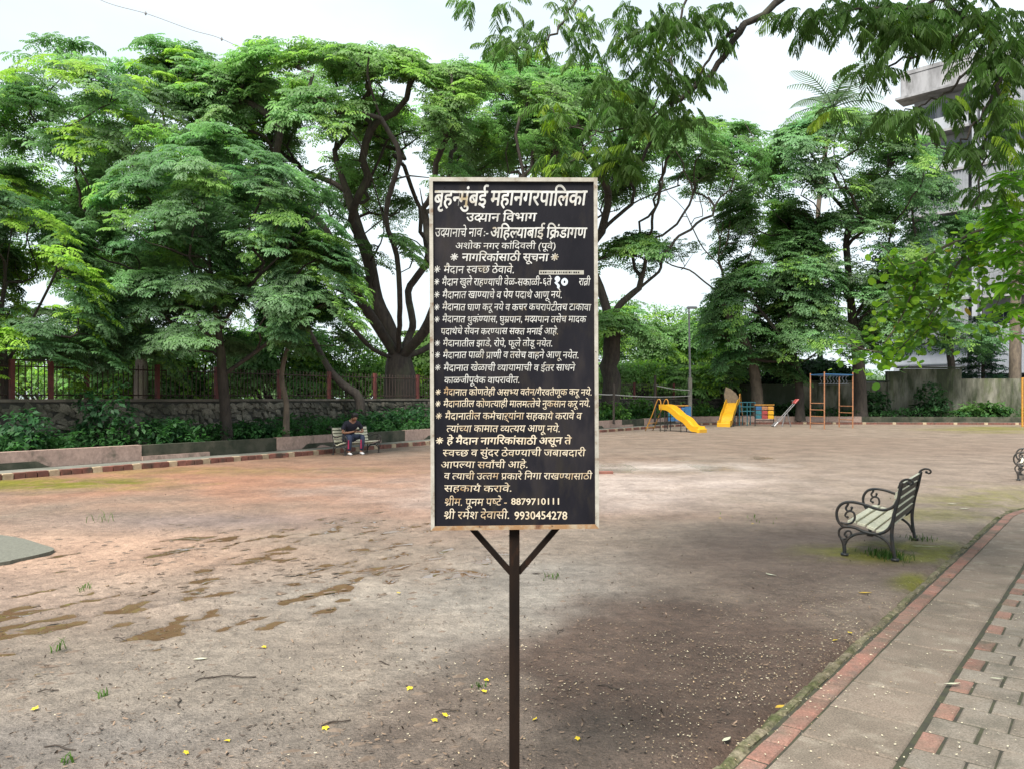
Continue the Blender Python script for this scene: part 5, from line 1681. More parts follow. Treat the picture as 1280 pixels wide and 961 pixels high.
# H: pale tree before the building
Y = 50.5
b = P(1190, 520, Y); b.z = 0
limbs = [[(b.x, b.y, 0)] + pl_([(1190, 470), (1185, 420), (1175, 370)], Y), pl_([(1175, 370), (1150, 310), (1140, 260), (1150, 215)], Y), pl_([(1180, 390), (1210, 330), (1215, 270)], Y)]
tree('shade_tree', 'lighter feathery tree standing between the compound wall and the apartment block', 'tree', b, limbs,
     [(1155, 245, 30, 60, 50.5, 2.2), (1185, 300, 45, 38, 50.5, 2.5), (1150, 370, 60, 38, 50, 3), (1170, 425, 75, 32, 50, 3), (1120, 420, 45, 50, 49.5, 3)],
     135, 7, .85, .58, TF, colour((.115, .210, .105), (.20, .34, .08), .12), .26, 95, k=.8, r_tip=.02, top=-.3, inner=.2, lowfree=.6)
Y = 52.5
b = P(1228, 520, Y); b.z = 0
# dark slim conifer-like tree
cn = thing('conifer', 'slim dark conifer with tiered drooping branches in front of the apartment block', 'tree', b)
MB().tube([(0, 0, 0), (.05, 0, 4), (0, 0, 7.6)], [.16, .11, .03], 7).build('trunk', M['bark'], cn, smooth=True)
cp, cc_ = [], []
gz = np.random.default_rng(8)
for tier in range(11):
    z_ = 1.6 + tier * .55
    rr_ = 2.3 * (1 - tier / 12)
    for k in range(9):
        a = gz.uniform(0, 6.28)
        for u in (.35, .65, .95):
            cp.append((math.cos(a) * rr_ * u, math.sin(a) * rr_ * u, z_ - .35 * u + gz.normal(0, .08))); cc_.append(np.array((.022, .055, .036)) * gz.uniform(.7, 1.3))
foliage('crown', np.array(cp), np.array(cc_), .42, TF, cn, tilt=.3)

# palms
def palm(label, base, path, nf, L_, col, r0, seed, group=None):
    base = Vector(base)
    t = thing('palm_tree', label, 'palm', base, 0, group)
    pts = spline([Vector(q) - base for q in path], 5)
    MB().tube(pts, [r0 * (1.15 - .35 * i / len(pts)) * (1 + .05 * (i % 2)) for i in range(len(pts))], 9).build('trunk', M['bark_pale'], t, smooth=True)
    top_ = pts[-1]; r = random.Random(seed)
    VV, QQ, CC = [], [], []
    for f in range(nf):
        az = 2 * math.pi * f / nf + r.uniform(-.25, .25); el = R(r.uniform(0, 78)); dh = Vector((math.cos(az), math.sin(az), 0))
        p = top_.copy(); ll = L_ * r.uniform(.8, 1.1); n = 22
        sd = Vector((-dh.y, dh.x, 0))
        mid = [p.copy()]
        for k in range(n):
            e = el - 1.35 * (k / n) ** 1.3
            d = dh * math.cos(e) + Vector((0, 0, math.sin(e))); p = p + d * ll / n; mid.append(p.copy())
            if k > 2:
                w = L_ * .24 * math.sin(math.pi * min(1, (k + 2) / (n + 2))) ** .7 + .05
                for s_ in (-1, 1):
                    dd = (sd * s_ * .8 + d * .55 - Vector((0, 0, .30))).normalized()
                    b0 = len(VV); wv_ = d * L_ * .012
                    VV += [p - wv_, p + wv_, p + dd * w + wv_ * .3, p + dd * w - wv_ * .3]
                    QQ.append((b0, b0 + 1, b0 + 2, b0 + 3)); c = [q * r.uniform(.8, 1.15) for q in col]; CC += [c] * 4
        fr = MB().tube(mid, [.035 * (1 - .8 * i / n) * L_ / 3 for i in range(n + 1)], 4)
        b0 = len(VV)
        VV += [Vector(v) for v in fr.v]; CC += [list(col)] * len(fr.v)
        QQ += [tuple(i + b0 for i in q) for q in fr.f if len(q) == 4]
        o = obj_np('frond', np.array([tuple(v) for v in VV]), np.array(QQ), M['leaf'], t, cols=np.array(CC))
        VV, QQ, CC = [], [], []
    return t
b = P(1030, 500, 53); b.z = 0
palm('coconut palm whose fronds stand above the leafy crowns right of centre', b, [b, P(1022, 380, 53), P(1023, 260, 53), P(1040, 136, 53)], 18, 4.0, (.10, .15, .09), .17, 3)
b = P(1268, 500, 50); b.z = 0
palm('palm at the right edge with a smooth grey trunk rising past the compound wall', b, [b, P(1269, 440, 50), P(1270, 370, 50), P(1276, 300, 50)], 12, 2.6, (.07, .13, .05), .33, 5)

# the bushes and far greenery beyond the railing
def mass(name, label, bl, n, per, rad, scale, temps, colf, seed, top=-.3, kind=None, group=None, cat='shrub'):
    T_, Nr = blob_targets(bl, n, top, .25, seed, .75)
    p, nn, c = tufts(T_, Nr, per, rad, .3, colf, seed)
    base = P(bl[0][0], 497, bl[0][4]); base.z = 0
    return thing_mass(name, label, base, p, nn, c, scale, temps, T_, seed, kind, group, cat)
def thing_mass(name, label, base, p, nn, c, scale, temps, T_, seed, kind, group, cat):
    L0 = np.array(base)
    if kind:
        o = foliage(name, p - L0, c, scale, temps, None, nrm=nn, kind=kind); o.location = base
        tag(o, label, cat); return o
    t = thing(name, label, cat, base, 0, group)
    r = random.Random(seed); mb = MB()
    for q in range(0, len(T_), 3):
        a = Vector((r.gauss(0, .2), r.gauss(0, .2), 0)); e = Vector(T_[q]) - base
        mb.tube(spline([a, a.lerp(e, .5) + Vector((r.gauss(0, .2), r.gauss(0, .2), .3)), e], 3), [.05] * 3 + [.03] * 3 + [.015], 4, caps=False)
    mb.build('stems', M['bark'], t)
    foliage('crown', p - L0, c, scale, temps, t, nrm=nn)
    return t
LG = colour((.16, .28, .085), (.26, .43, .06), .25)
LG2 = colour((.13, .24, .09), (.20, .35, .06), .2)
for i, (bx, by, rx, ry, Yb, lab, cf) in enumerate([
    (60, 452, 80, 50, 38, 'bright bush behind the railing at the left edge', LG), (165, 455, 70, 46, 36, 'bright green bush seen between the first two railing posts', LG2),
    (255, 450, 75, 46, 38, 'leafy bush behind the railing just left of the dark layered tree', LG), (350, 448, 70, 46, 37, 'pale bush behind the railing right of the dark layered tree', LG2),
    (435, 455, 55, 42, 39, 'yellow green bush behind the railing under the leaning trunk', LG), (540, 455, 55, 40, 44, 'yellow green bush behind the great rain tree trunk', LG),
    (640, 460, 70, 50, 46, 'green bush hidden mostly behind the notice board', LG2),
    (775, 440, 65, 70, 56, 'light green tree mass just right of the board beyond the railing', LG2), (832, 432, 60, 58, 60, 'feathery light green tree behind the lamp post', LG),
    (885, 440, 52, 58, 58, 'bright rounded tree right of the lamp post', LG2), (800, 470, 60, 22, 50, 'low bright bush behind the net tapes', LG),
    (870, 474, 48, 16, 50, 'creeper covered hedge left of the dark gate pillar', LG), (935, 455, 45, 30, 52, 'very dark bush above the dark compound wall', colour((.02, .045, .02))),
    (1005, 470, 50, 22, 52, 'dark bush over the compound wall behind the curving trunk', colour((.03, .07, .03)))]):
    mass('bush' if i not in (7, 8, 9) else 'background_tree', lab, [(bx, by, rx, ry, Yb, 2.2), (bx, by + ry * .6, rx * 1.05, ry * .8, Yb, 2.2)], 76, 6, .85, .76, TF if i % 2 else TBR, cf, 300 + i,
         group=None, cat='bush' if i not in (7, 8, 9) else 'tree')
# the wooded horizon beyond everything
hz_bl = [(px, 486 - 6 * math.sin(px * .013), 75, 22 + 8 * math.sin(px * .02), 85, 6) for px in range(-120, 1400, 90)]
T_, Nr = blob_targets(hz_bl, 340, -.2, .2, 401, .7)
p, nn, c = tufts(T_, Nr, 6, 1.6, .3, colour((.115, .190, .095), (.17, .28, .08), .2), 402)
o = foliage('distant_woodland', p, c, 1.7, TBR, None, nrm=nn, kind='stuff'); tag(o, 'wooded belt closing the view far behind the park', 'woodland')

# ground cover in the planted strip
gp_, gc_ = [], []
gz = np.random.default_rng(77)
s_ = 3.0
while s_ < S_END - .3:
    kk = kp(s_)
    dist = kk.y
    n = int(44 if dist < 30 else 26)
    for _ in range(int(n * .5)):
        off = 1.05 + 2.1 * gz.random() ** .8
        h_ = .36 + gz.uniform(.0, .62) * (1.0 if (s_ * .35) % 2 < 1.2 else .7)
        q = kp(s_ + gz.uniform(0, .5), off, h_)
        gp_.append(tuple(q)); gc_.append(np.array((.048, .125, .042)) * gz.uniform(.6, 1.45))
    s_ += .5
o = foliage('ground_cover', np.array(gp_), np.array(gc_), .26, TSH, None, kind='stuff'); tag(o, 'low glossy green ground cover filling the planter', 'ground cover')
# taller plants along the walls
def strip_plant(px, off, h_, w_, lab, base_c, seed, temps=TSH, sc=.36, name='shrub', n=46):
    s0 = s_at_px(px, off); c = kp(s0, off, .34); g = np.random.default_rng(seed)
    t = thing(name, lab, 'shrub', c)
    d = g.normal(size=(n, 3)); d /= np.linalg.norm(d, axis=1)[:, None]
    p = d * (g.random(n) ** .4)[:, None] * np.array([w_, w_ * .7, h_ * .5]) + np.array([0, 0, h_ * .55])
    cc2 = np.array(base_c)[None] * g.uniform(.6, 1.4, (n, 1))
    foliage('foliage', p, cc2, sc, temps, t)
    mb = MB()
    for k in range(6):
        e = Vector(p[k]); mb.tube([(0, 0, 0), e * .5 + Vector((.04, 0, .05)), e], [.02, .014, .006], 4, caps=False)
    mb.build('stems', M['bark'], t)
    return t
DG = (.035, .095, .040)
for i, (px, off, h_, w_, lab) in enumerate([
    (128, 2.2, 1.6, .75, 'broad leaved dark shrub left of the first full railing bay'), (30, 1.9, 1.0, .7, 'dark shrub low in the planter at the left edge'),
    (205, 1.9, .8, .5, 'small leafy shrub below the second railing post'), (315, 2.0, .6, .6, 'short shrub right of the dark layered tree trunk'),
    (470, 2.3, .85, .9, 'dense green shrub behind the seated person to the right'), (520, 2.1, 1.0, .9, 'tall green shrub just left of the board'),
    (440, 2.0, .7, .7, 'rounded shrub directly behind the seated person'), (572, 2.1, .8, .9, 'green shrub behind the board post'),
    (765, 1.9, 1.0, 1.0, 'bright green shrub by the first net stake'), (800, 2.0, 1.2, .9, 'tall bright shrub between the net stakes'), (880, 2.2, .8, 1.3, 'leafy shrub right of the lamp post base')]):
    strip_plant(px, off, h_, w_, lab, DG if i < 8 else (.09, .19, .04), 500 + i, sc=.30 if i < 8 else .42)
for i, (px, yb, h_, w_, Yp, lab, bc) in enumerate([
    (925, 505, 1.0, 1.6, 47.3, 'dark shrub at the foot of the dark compound wall', (.02, .05, .02)), (985, 503, 1.0, 1.2, 47.3, 'shrub between compound wall and curving trunk', (.03, .07, .025)),
    (1090, 504, 1.9, 1.0, 47.2, 'dark bush against the compound wall right of the thick trunk', (.03, .07, .03)), (1165, 500, 2.3, 1.0, 47.2, 'climbing shrub on the middle of the tall compound wall', (.035, .085, .035)),
    (1215, 503, .9, 1.0, 46.9, 'pale leaved plant at the foot of the compound wall', (.10, .19, .06)), (1240, 500, 1.0, .9, 46.6, 'moss green bush at the right part of the compound wall', (.05, .11, .03))]):
    c = P(px, 497, Yp); c.z = .3; g = np.random.default_rng(600 + i); n = 60
    t = thing('shrub', lab, 'shrub', c)
    d = g.normal(size=(n, 3)); d /= np.linalg.norm(d, axis=1)[:, None]
    p = d * (g.random(n) ** .4)[:, None] * np.array([w_, .5, h_ * .5]) + np.array([0, 0, h_ * .5])
    foliage('foliage', p, np.array(bc)[None] * g.uniform(.6, 1.4, (n, 1)), .5, TSH, t)

# ------------------------------------------------------------------ near branches hanging in from the right
def frond_parts(rach, npin, pinl, pairs, lw, ll, col, r, VV, QQ, CC, droop=.5):
    """bipinnate leaf along the polyline rach"""
    n = len(rach) - 1
    for k in range(npin):
        u = (k + 1.2) / (npin + .4) * n; i = min(int(u), n - 1); p = rach[i].lerp(rach[i + 1], u - i)
        d = (rach[i + 1] - rach[i]).normalized()
        sd = d.cross(Vector((0, 0, 1)));
        if sd.length < .2: sd = Vector((r.uniform(-1, 1), r.uniform(-1, 1), 0))
        sd.normalize()
        L_ = pinl * math.sin(math.pi * (k + 1.5) / (npin + 2.2)) ** .5
        tone = r.uniform(.78, 1.2)
        for s_ in (-1, 1):
            dd = (sd * s_ * .8 + d * .5 + Vector((0, 0, -droop * r.uniform(.5, 1.5)))).normalized()
            w = dd.cross(Vector((r.uniform(-.5, .5), r.uniform(-.5, .5), 1))).normalized()
            prev_ = None
            tn = tone * r.uniform(.85, 1.15)
            for m in range(pairs + 1):
                t = m / pairs
                q = p + dd * L_ * t + Vector((0, 0, -.22 * L_ * t * t))
                ww = lw * (.35 if m in (0, pairs) else r.uniform(.75, 1.15) * (1.1 if m % 2 else .7))
                VV += [q - w * ww, q + w * ww]; CC += [[c * tn for c in col]] * 2
                b0 = len(VV)
                if m: QQ.append((b0 - 4, b0 - 3, b0 - 1, b0 - 2))

near = thing('overhanging_tree', 'feathery leaved tree whose drooping branches hang into the top right of the view', 'tree', (7.9, 5.3, 0))
NB = Vector((7.9, 5.3, 0))
r = random.Random(42)
tb = [Vector((0, 0, 0)), Vector((-.05, .1, 1.4)), Vector((-.2, .25, 2.9)), Vector((-.45, .5, 4.2)), Vector((-.7, .7, 5.2))]
MB().tube(spline(tb, 5), [.30 - .006 * i for i in range(21)], 12).build('trunk', M['bark'], near, smooth=True)
def near_branch(pts, r0, r1, root=True):
    pp = [P(*q) - NB for q in pts]
    if root: pp = [Vector((-.6, .65, 4.9)), (Vector((-.6, .65, 4.9)) + pp[0]) / 2 + Vector((0, 0, .35))] + pp
    sp_ = spline(pp, 6)
    for i in range(1, len(sp_) - 1): sp_[i] = sp_[i] + Vector((r.gauss(0, .012), r.gauss(0, .012), r.gauss(0, .012)))
    MB().tube(sp_, [r0 + (r1 - r0) * i / (len(sp_) - 1) for i in range(len(sp_))], 7).build('branch', M['bark'], near, smooth=True)
    return sp_
BR = []
BR.append(near_branch([(1060, -60, 7), (980, 0, 6.8), (930, 33, 6.6), (892, 90, 6.5), (850, 125, 6.4), (825, 150, 6.4), (800, 205, 6.3)], .045, .012))
BR.append(near_branch([(930, 33, 6.6), (912, 42, 6.6), (888, 72, 6.5), (868, 105, 6.4)], .02, .008, False))
BR.append(near_branch([(800, -80, 7.2), (722, 0, 7.0), (700, 35, 6.9), (668, 58, 6.8), (640, 62, 6.8)], .02, .006, True))
BR.append(near_branch([(860, -20, 6.6), (850, 40, 6.5), (832, 100, 6.4), (812, 140, 6.4)], .012, .005, False))
BR.append(near_branch([(850, 120, 6.4), (800, 155, 6.4), (745, 165, 6.4), (712, 155, 6.4), (688, 135, 6.4)], .009, .004, False))
BR.append(near_branch([(745, 163, 6.4), (728, 190, 6.3), (705, 212, 6.3)], .007, .004, False))
BR.append(near_branch([(1240, -60, 6), (1180, 0, 5.9), (1225, 30, 5.7), (1240, 60, 5.6), (1250, 110, 5.5), (1235, 160, 5.4), (1225, 200, 5.4)], .030, .007))
BR.append(near_branch([(1180, 0, 5.9), (1130, 10, 5.9), (1080, 12, 6.0), (1010, 20, 6.1)], .016, .006, False))
BR.append(near_branch([(1225, 30, 5.7), (1170, 60, 5.7), (1110, 80, 5.8), (1085, 88, 5.8), (1074, 110, 5.8)], .012, .004, False))
BR.append(near_branch([(1235, 50, 5.6), (1200, 100, 5.6), (1160, 130, 5.6), (1120, 140, 5.6)], .012, .004, False))
BR.append(near_branch([(1240, 120, 5.5), (1210, 170, 5.4), (1190, 185, 5.4), (1165, 180, 5.4)], .010, .004, False))
BR.append(near_branch([(1230, 190, 5.4), (1225, 230, 5.4), (1220, 260, 5.4)], .007, .003, False))
FV, FQ, FC = [], [], []
def hang(px, py, Yq, L_, col, az=None, fall=None):
    p = P(px, py, Yq) - NB
    a = r.uniform(0, 6.28) if az is None else az
    el = R(r.uniform(-40, 15)) if fall is None else fall
    rach = [p]; q = p.copy()
    for k in range(6):
        e = el - .16 * k
        q = q + Vector((math.cos(a) * math.cos(e), math.sin(a) * math.cos(e), math.sin(e))) * L_ / 6; rach.append(q.copy())
    frond_parts(rach, 12, L_ * .40, 5, .0062, .025, col, r, FV, FQ, FC, .8)
OLV = (.080, .150, .040)
def cluster(px, py, rx, ry, Yq, n, col=OLV, L_=(.14, .25), yel=.025):
    for _ in range(int(n * 1.75)):
        a = r.uniform(0, 6.28); rr_ = math.sqrt(r.random())
        c = col if r.random() > yel else (.20, .30, .03)
        kq = r.uniform(.75, 1.25); c = [q * kq * r.uniform(.95, 1.05) for q in c]
        hang(px + rx * rr_ * math.cos(a), py + ry * rr_ * math.sin(a), Yq + r.gauss(0, .22), r.uniform(*L_), c)
cluster(655, 48, 38, 14, 6.8, 15); cluster(705, 22, 42, 22, 6.9, 17); cluster(725, 60, 22, 16, 6.8, 9); cluster(618, 52, 14, 7, 6.8, 4); cluster(620, 0, 40, 7, 6.9, 7)
cluster(800, 30, 42, 38, 6.5, 28); cluster(860, 35, 50, 34, 6.4, 28); cluster(840, 90, 46, 28, 6.4, 26); cluster(765, 110, 28, 24, 6.4, 18)
cluster(785, 145, 42, 24, 6.3, 24); cluster(845, 140, 34, 18, 6.3, 18); cluster(770, 195, 30, 24, 6.3, 20, yel=.2, col=(.07, .13, .03)); cluster(690, 135, 16, 10, 6.4, 7, yel=.5); cluster(705, 200, 28, 12, 6.3, 12, yel=.3)
cluster(905, 15, 30, 14, 6.6, 10); cluster(875, 90, 14, 10, 6.5, 6)
cluster(1005, 22, 38, 14, 6.1, 20); cluster(1070, 12, 45, 22, 6.0, 30); cluster(1130, 25, 40, 30, 5.9, 34)
cluster(1185, 18, 60, 30, 5.7, 46); cluster(1250, 60, 38, 55, 5.5, 50); cluster(1145, 42, 34, 18, 5.7, 14); cluster(1090, 85, 22, 10, 5.8, 9)
cluster(1130, 140, 34, 9, 5.6, 14); cluster(1195, 125, 18, 9, 5.6, 8); cluster(1205, 183, 40, 12, 5.4, 13); cluster(1256, 150, 26, 40, 5.4, 24, yel=.12); cluster(1238, 232, 20, 10, 5.4, 6)
cluster(1040, 135, 10, 6, 5.7, 4, yel=.5)
# the part of the crown that is overhead and out of the picture
for _ in range(300):
    a = r.uniform(0, 6.28); rr_ = math.sqrt(r.random())
    q = Vector((4.6 + 5.2 * rr_ * math.cos(a), 2.6 + 4.6 * rr_ * math.sin(a), 5.6 + r.uniform(-.4, 1.9)))
    if q.y > .3 and (q.z - H) / q.y < .60 and q.x / q.y < .72: continue
    p = q - NB; az = r.uniform(0, 6.28); rach = [p + Vector((math.cos(az), math.sin(az), -.3)) * .1 * k for k in range(6)]
    frond_parts(rach, 5, .34, 3, .06, .10, OLV, r, FV, FQ, FC)
obj_np('foliage', np.array([tuple(v) for v in FV]), np.array(FQ), M['leaf'], near, cols=np.array(FC))

# round leaved branch reaching in from the right
rl = thing('round_leaved_tree', 'small round leaved tree at the right edge with yellow green leaves on arching twigs', 'tree', (6.9, 6.9, 0))
RB = Vector((6.9, 6.9, 0))
MB().tube(spline([(0, 0, 0), (-.1, .05, 1.2), (-.25, 0, 2.2), (-.5, -.1, 2.9)], 5), [.10 - .003 * i for i in range(16)], 9).build('trunk', M['bark_pale'], rl, smooth=True)
twigs = []
def rtwig(pts, r0, r1, root=False):
    pp = [P(*q) - RB for q in pts]
    if root: pp = [Vector((-.5, -.1, 2.9))] + pp
    sp_ = spline(pp, 6)
    MB().tube(sp_, [r0 + (r1 - r0) * i / (len(sp_) - 1) for i in range(len(sp_))], 6).build('branch', M['bark_pale'], rl, smooth=True)
    return sp_[7:] if root else sp_
twigs.append(rtwig([(1300, 285, 6.5), (1236, 286, 6.5), (1200, 300, 6.5), (1160, 322, 6.4), (1145, 355, 6.4), (1125, 400, 6.4), (1105, 430, 6.4)], .020, .004, True))
twigs.append(rtwig([(1160, 322, 6.4), (1130, 330, 6.4), (1100, 305, 6.4)], .007, .003))
twigs.append(rtwig([(1300, 275, 6.7), (1240, 288, 6.6), (1215, 310, 6.6), (1190, 340, 6.5), (1165, 390, 6.5), (1130, 430, 6.5), (1100, 440, 6.4), (1050, 428, 6.4)], .012, .003, True))
twigs.append(rtwig([(1215, 310, 6.6), (1230, 340, 6.6), (1225, 385, 6.6)], .006, .003))
twigs.append(rtwig([(1236, 286, 6.5), (1255, 320, 6.6), (1250, 370, 6.6), (1235, 400, 6.6)], .007, .003))
twigs.append(rtwig([(1145, 355, 6.4), (1125, 345, 6.4), (1108, 320, 6.4)], .005, .003))
twigs.append(rtwig([(1165, 390, 6.5), (1120, 372, 6.5), (1100, 395, 6.5), (1090, 420, 6.5)], .005, .003))
twigs.append(rtwig([(1190, 340, 6.5), (1180, 375, 6.5), (1160, 410, 6.5)], .005, .003))
r = random.Random(9)
LV, LQ, LC = [], [], []
def round_leaf(p, s_, c, VV, QQ, CC, az=None, tilt=None, asp=.92):
    az = r.uniform(0, 6.28) if az is None else az; el = R(r.uniform(-75, 5)) if tilt is None else tilt
    d = Vector((math.cos(az) * math.cos(el), math.sin(az) * math.cos(el), math.sin(el)))
    sd = d.cross(Vector((0, 0, 1))); sd.normalize(); up = sd.cross(d)
    roll = r.uniform(-.5, .5); sd = sd * math.cos(roll) + up * math.sin(roll)
    n = 8; b0 = len(VV)
    ring = []
    for k in range(n):
        a = 2 * math.pi * k / n
        rad_ = s_ * .5 * (1 + .12 * (math.cos(a) > .9))
        ring.append(p + d * (s_ * .5 - math.cos(a) * -rad_ * 1.0) + sd * math.sin(a) * rad_ * asp - up * (abs(math.sin(a)) * s_ * .06))
    VV += ring
    QQ += [(b0, b0 + 1, b0 + 2, b0 + 3), (b0, b0 + 3, b0 + 4, b0 + 7), (b0 + 4, b0 + 5, b0 + 6, b0 + 7)]
    CC += [list(c)] * n
for ti, tw in enumerate(twigs):
    nt = len(tw)
    for k in range(int(nt * (9 if ti in (0, 2) else 7))):
        i = r.randrange(0, nt - 1); p = tw[i].lerp(tw[i + 1], r.random())
        spr = .02 + .12 * r.random()
        q = p + Vector((r.gauss(0, spr), r.gauss(0, spr), r.gauss(0, spr) - .06))
        c = (.12, .24, .04) if r.random() > .4 else (.30, .48, .05)
        if r.random() < .012: c = (.45, .30, .05)
        kq = r.uniform(.75, 1.25); c = [v * kq * r.uniform(.95, 1.05) for v in c]
        round_leaf(q, r.uniform(.035, .082), c, LV, LQ, LC)
obj_np('leaves', np.array([tuple(v) for v in LV]), np.array(LQ), M['leaf'], rl, cols=np.array(LC))

# lush bright foliage at the far right edge
lt_ = thing('lush_tree', 'lush bright green tree with finger like leaves at the right edge', 'tree', (6.2, 6.0, 0))
LB = Vector((6.2, 6.0, 0))
MB().tube(spline([(0, 0, 0), (.05, .05, 1.3), (-.1, 0, 2.2), (-.3, 0, 2.9)], 5), [.09 - .002 * i for i in range(16)], 9).build('trunk', M['bark_pale'], lt_, smooth=True)
VV, QQ, CC = [], [], []
stems = MB()
for (px, py, rx, ry, n) in ((1262, 250, 26, 45, 26), (1290, 300, 40, 60, 40), (1270, 335, 26, 35, 16), (1248, 300, 12, 16, 6), (1285, 220, 25, 25, 14), (1270, 400, 16, 22, 8), (1240, 262, 12, 10, 5)):
    for _ in range(n):
        a = r.uniform(0, 6.28); rr_ = math.sqrt(r.random())
        p = P(px + rx * rr_ * math.cos(a), py + ry * rr_ * math.sin(a), 5.9 + r.gauss(0, .2)) - LB
        az0 = r.uniform(2.2, 5.2); c0 = (.12, .27, .03) if r.random() > .45 else (.24, .46, .04)
        stems.tube([p + Vector((.14, .0, -.02)), p + Vector((.06, 0, .02)), p], .0025, 4, caps=False)
        for f in range(6):       # palmate fingers
            az = az0 + (f - 2.5) * .42; el = R(r.uniform(-38, 2)); L_ = r.uniform(.10, .19)
            d = Vector((math.cos(az) * math.cos(el), math.sin(az) * math.cos(el), math.sin(el)))
            sd = d.cross(Vector((0, 0, 1))).normalized(); up = sd.cross(d)
            b0 = len(VV); w = L_ * .15
            VV += [p, p + d * L_ * .5 - sd * w + up * .004, p + d * L_ - up * L_ * .12, p + d * L_ * .5 + sd * w + up * .004]
            QQ.append((b0, b0 + 1, b0 + 2, b0 + 3)); k = r.uniform(.8, 1.2); CC += [[c * k for c in c0]] * 4
obj_np('foliage', np.array([tuple(v) for v in VV]), np.array(QQ), M['leaf'], lt_, cols=np.array(CC))
tag(stems.build('stems', M['bark_pale'], lt_), kind='stuff')

# ------------------------------------------------------------------ things lying on the ground
def inst_flat(name, pts, size, cols_, mt, label, cat, asp=.5, z0=.006, poly=6, tilt=.25):
    n = len(pts); a = np.linspace(0, 2 * np.pi, poly, endpoint=False)
    tv = np.stack([np.cos(a), np.sin(a) * asp, np.abs(np.cos(a)) ** 2 * .18], 1)
    g = np.random.default_rng(len(name) + n)
    rt = rotm(g.uniform(0, 6.28, n), g.normal(0, tilt, n), g.uniform(0, 6.28, n))
    v = np.einsum('nij,vj->nvi', rt, tv) * size[:, None, None] + pts[:, None, :]
    v[:, :, 2] += z0
    if poly == 6: tq = np.array([(0, 1, 2, 3), (0, 3, 4, 5)])
    else: tq = np.array([(0, 1, 2, 3)])
    q = (tq[None] + (np.arange(n) * poly)[:, None, None]).reshape(-1, 4)
    o = obj_np(name, v.reshape(-1, 3), q, mt, cols=np.repeat(cols_, poly, axis=0))
    tag(o, label, cat, kind='stuff'); return o
g = np.random.default_rng(99)
def onground(px, py):
    Yv = (H * F) / (py - HOR); return np.stack([(px - 640) / F * Yv, Yv, np.full_like(Yv, .004)], 1)
pts = []
for (cx, cy, sx, sy, n) in ((900, 850, 190, 80, 2800), (1060, 770, 45, 28, 1100), (1000, 800, 90, 60, 1000), (700, 850, 200, 90, 800), (980, 690, 140, 40, 420), (1150, 700, 60, 40, 160), (640, 780, 260, 90, 300),
                            (300, 830, 260, 90, 260), (1100, 600, 150, 25, 160), (800, 620, 250, 40, 160), (200, 600, 200, 30, 80), (930, 920, 60, 40, 300), (1050, 560, 200, 12, 60)):
    px = g.normal(cx, sx, n); py = g.normal(cy, sy, n); m = (py > 545) & (py < 1010) & (px > -60) & (px < 1400)
    pts.append(onground(px[m], py[m]))
pts = np.concatenate(pts)
ps = path_side(pts[:, 0], pts[:, 1])
keep = (ps < -1.36) | (g.random(len(pts)) < .30); pts = pts[keep]; ps = ps[keep]
pts[:, 2] = np.where(ps > -1.345, .027, .006)
kk_ = fbm(pts[:, 0] * 3.1, pts[:, 1] * 3.1, 3, 61) + g.normal(0, .07, len(pts)) > .45
pts = pts[kk_]
cl2 = np.where(g.random((len(pts), 1)) < .55, np.array([[.50, .44, .31]]), np.array([[.36, .26, .15]])) * g.uniform(.55, 1.15, (len(pts), 1))
inst_flat('fallen_petals', pts, .0026 + .0055 * g.random(len(pts)) ** 2, cl2, M['petal'], 'tiny cream petals scattered thickly over the dirt and paving', 'petals')
# petals on the paved strip
px = g.uniform(920, 1280, 260); py = g.uniform(680, 990, 260); pp = onground(px, py); m = path_side(pp[:, 0], pp[:, 1]) > -1.3; pp = pp[m]; pp[:, 2] = .0285
inst_flat('petals_on_paving', pp, g.uniform(.003, .0075, len(pp)), np.tile([[.52, .48, .34]], (len(pp), 1)) * g.uniform(.8, 1.1, (len(pp), 1)), M['petal'], 'tiny cream petals lying on the paved path', 'petals')
# dark crumbs and bits of bark
n = 5200
px = g.uniform(-80, 1150, n); py = 520 + 470 * g.random(n) ** .8; pts = onground(px, py); m = (path_side(pts[:, 0], pts[:, 1]) < -1.42) & (pts[:, 1] < 16); pts = pts[m]
cl3 = np.where(g.random((len(pts), 1)) < .6, np.array([[.05, .035, .025]]), np.array([[.16, .11, .075]])) * g.uniform(.6, 1.4, (len(pts), 1))
inst_flat('leaf_litter', pts, g.uniform(.004, .016, len(pts)), cl3, M['litter'], 'dark crumbs of leaf and bark strewn over the dirt', 'litter', asp=.35, tilt=.5)
# clods and ridges of mud along the ruts
n = 420
px = g.normal(330, 190, n); py = g.normal(712, 32, n); pts = onground(px, np.clip(py, 640, 800)); px2 = g.uniform(0, 620, 160); pts = np.concatenate([pts, onground(px2, g.uniform(800, 960, 160))])
vs_, fs_ = [], []
ico = [(0, 0, .6), (.9, 0, 0), (.3, .8, 0), (-.7, .5, 0), (-.7, -.5, 0), (.3, -.8, 0)]
icf = [(0, 1, 2), (0, 2, 3), (0, 3, 4), (0, 4, 5), (0, 5, 1)]
for i, p in enumerate(pts):
    s_ = g.uniform(.008, .028); a = g.uniform(-.3, .3) + math.atan2(.42, .9); el_ = g.uniform(1, 3.2); b0 = len(vs_)
    for v in ico:
        x_, y_ = v[0] * s_ * el_, v[1] * s_; vs_.append((p[0] + x_ * math.cos(a) - y_ * math.sin(a), p[1] + x_ * math.sin(a) + y_ * math.cos(a), p[2] - .006 + v[2] * s_ * g.uniform(.5, 1)))
    fs_ += [tuple(k + b0 for k in f) for f in icf]
mc = MB().add(vs_, fs_).build('mud_clods', mat('mud_clod', (.22, .165, .125), .9, c2=(.13, .095, .07), scale=20)); tag(mc, 'small lumps of churned mud along the puddled ruts', 'mud', kind='stuff')
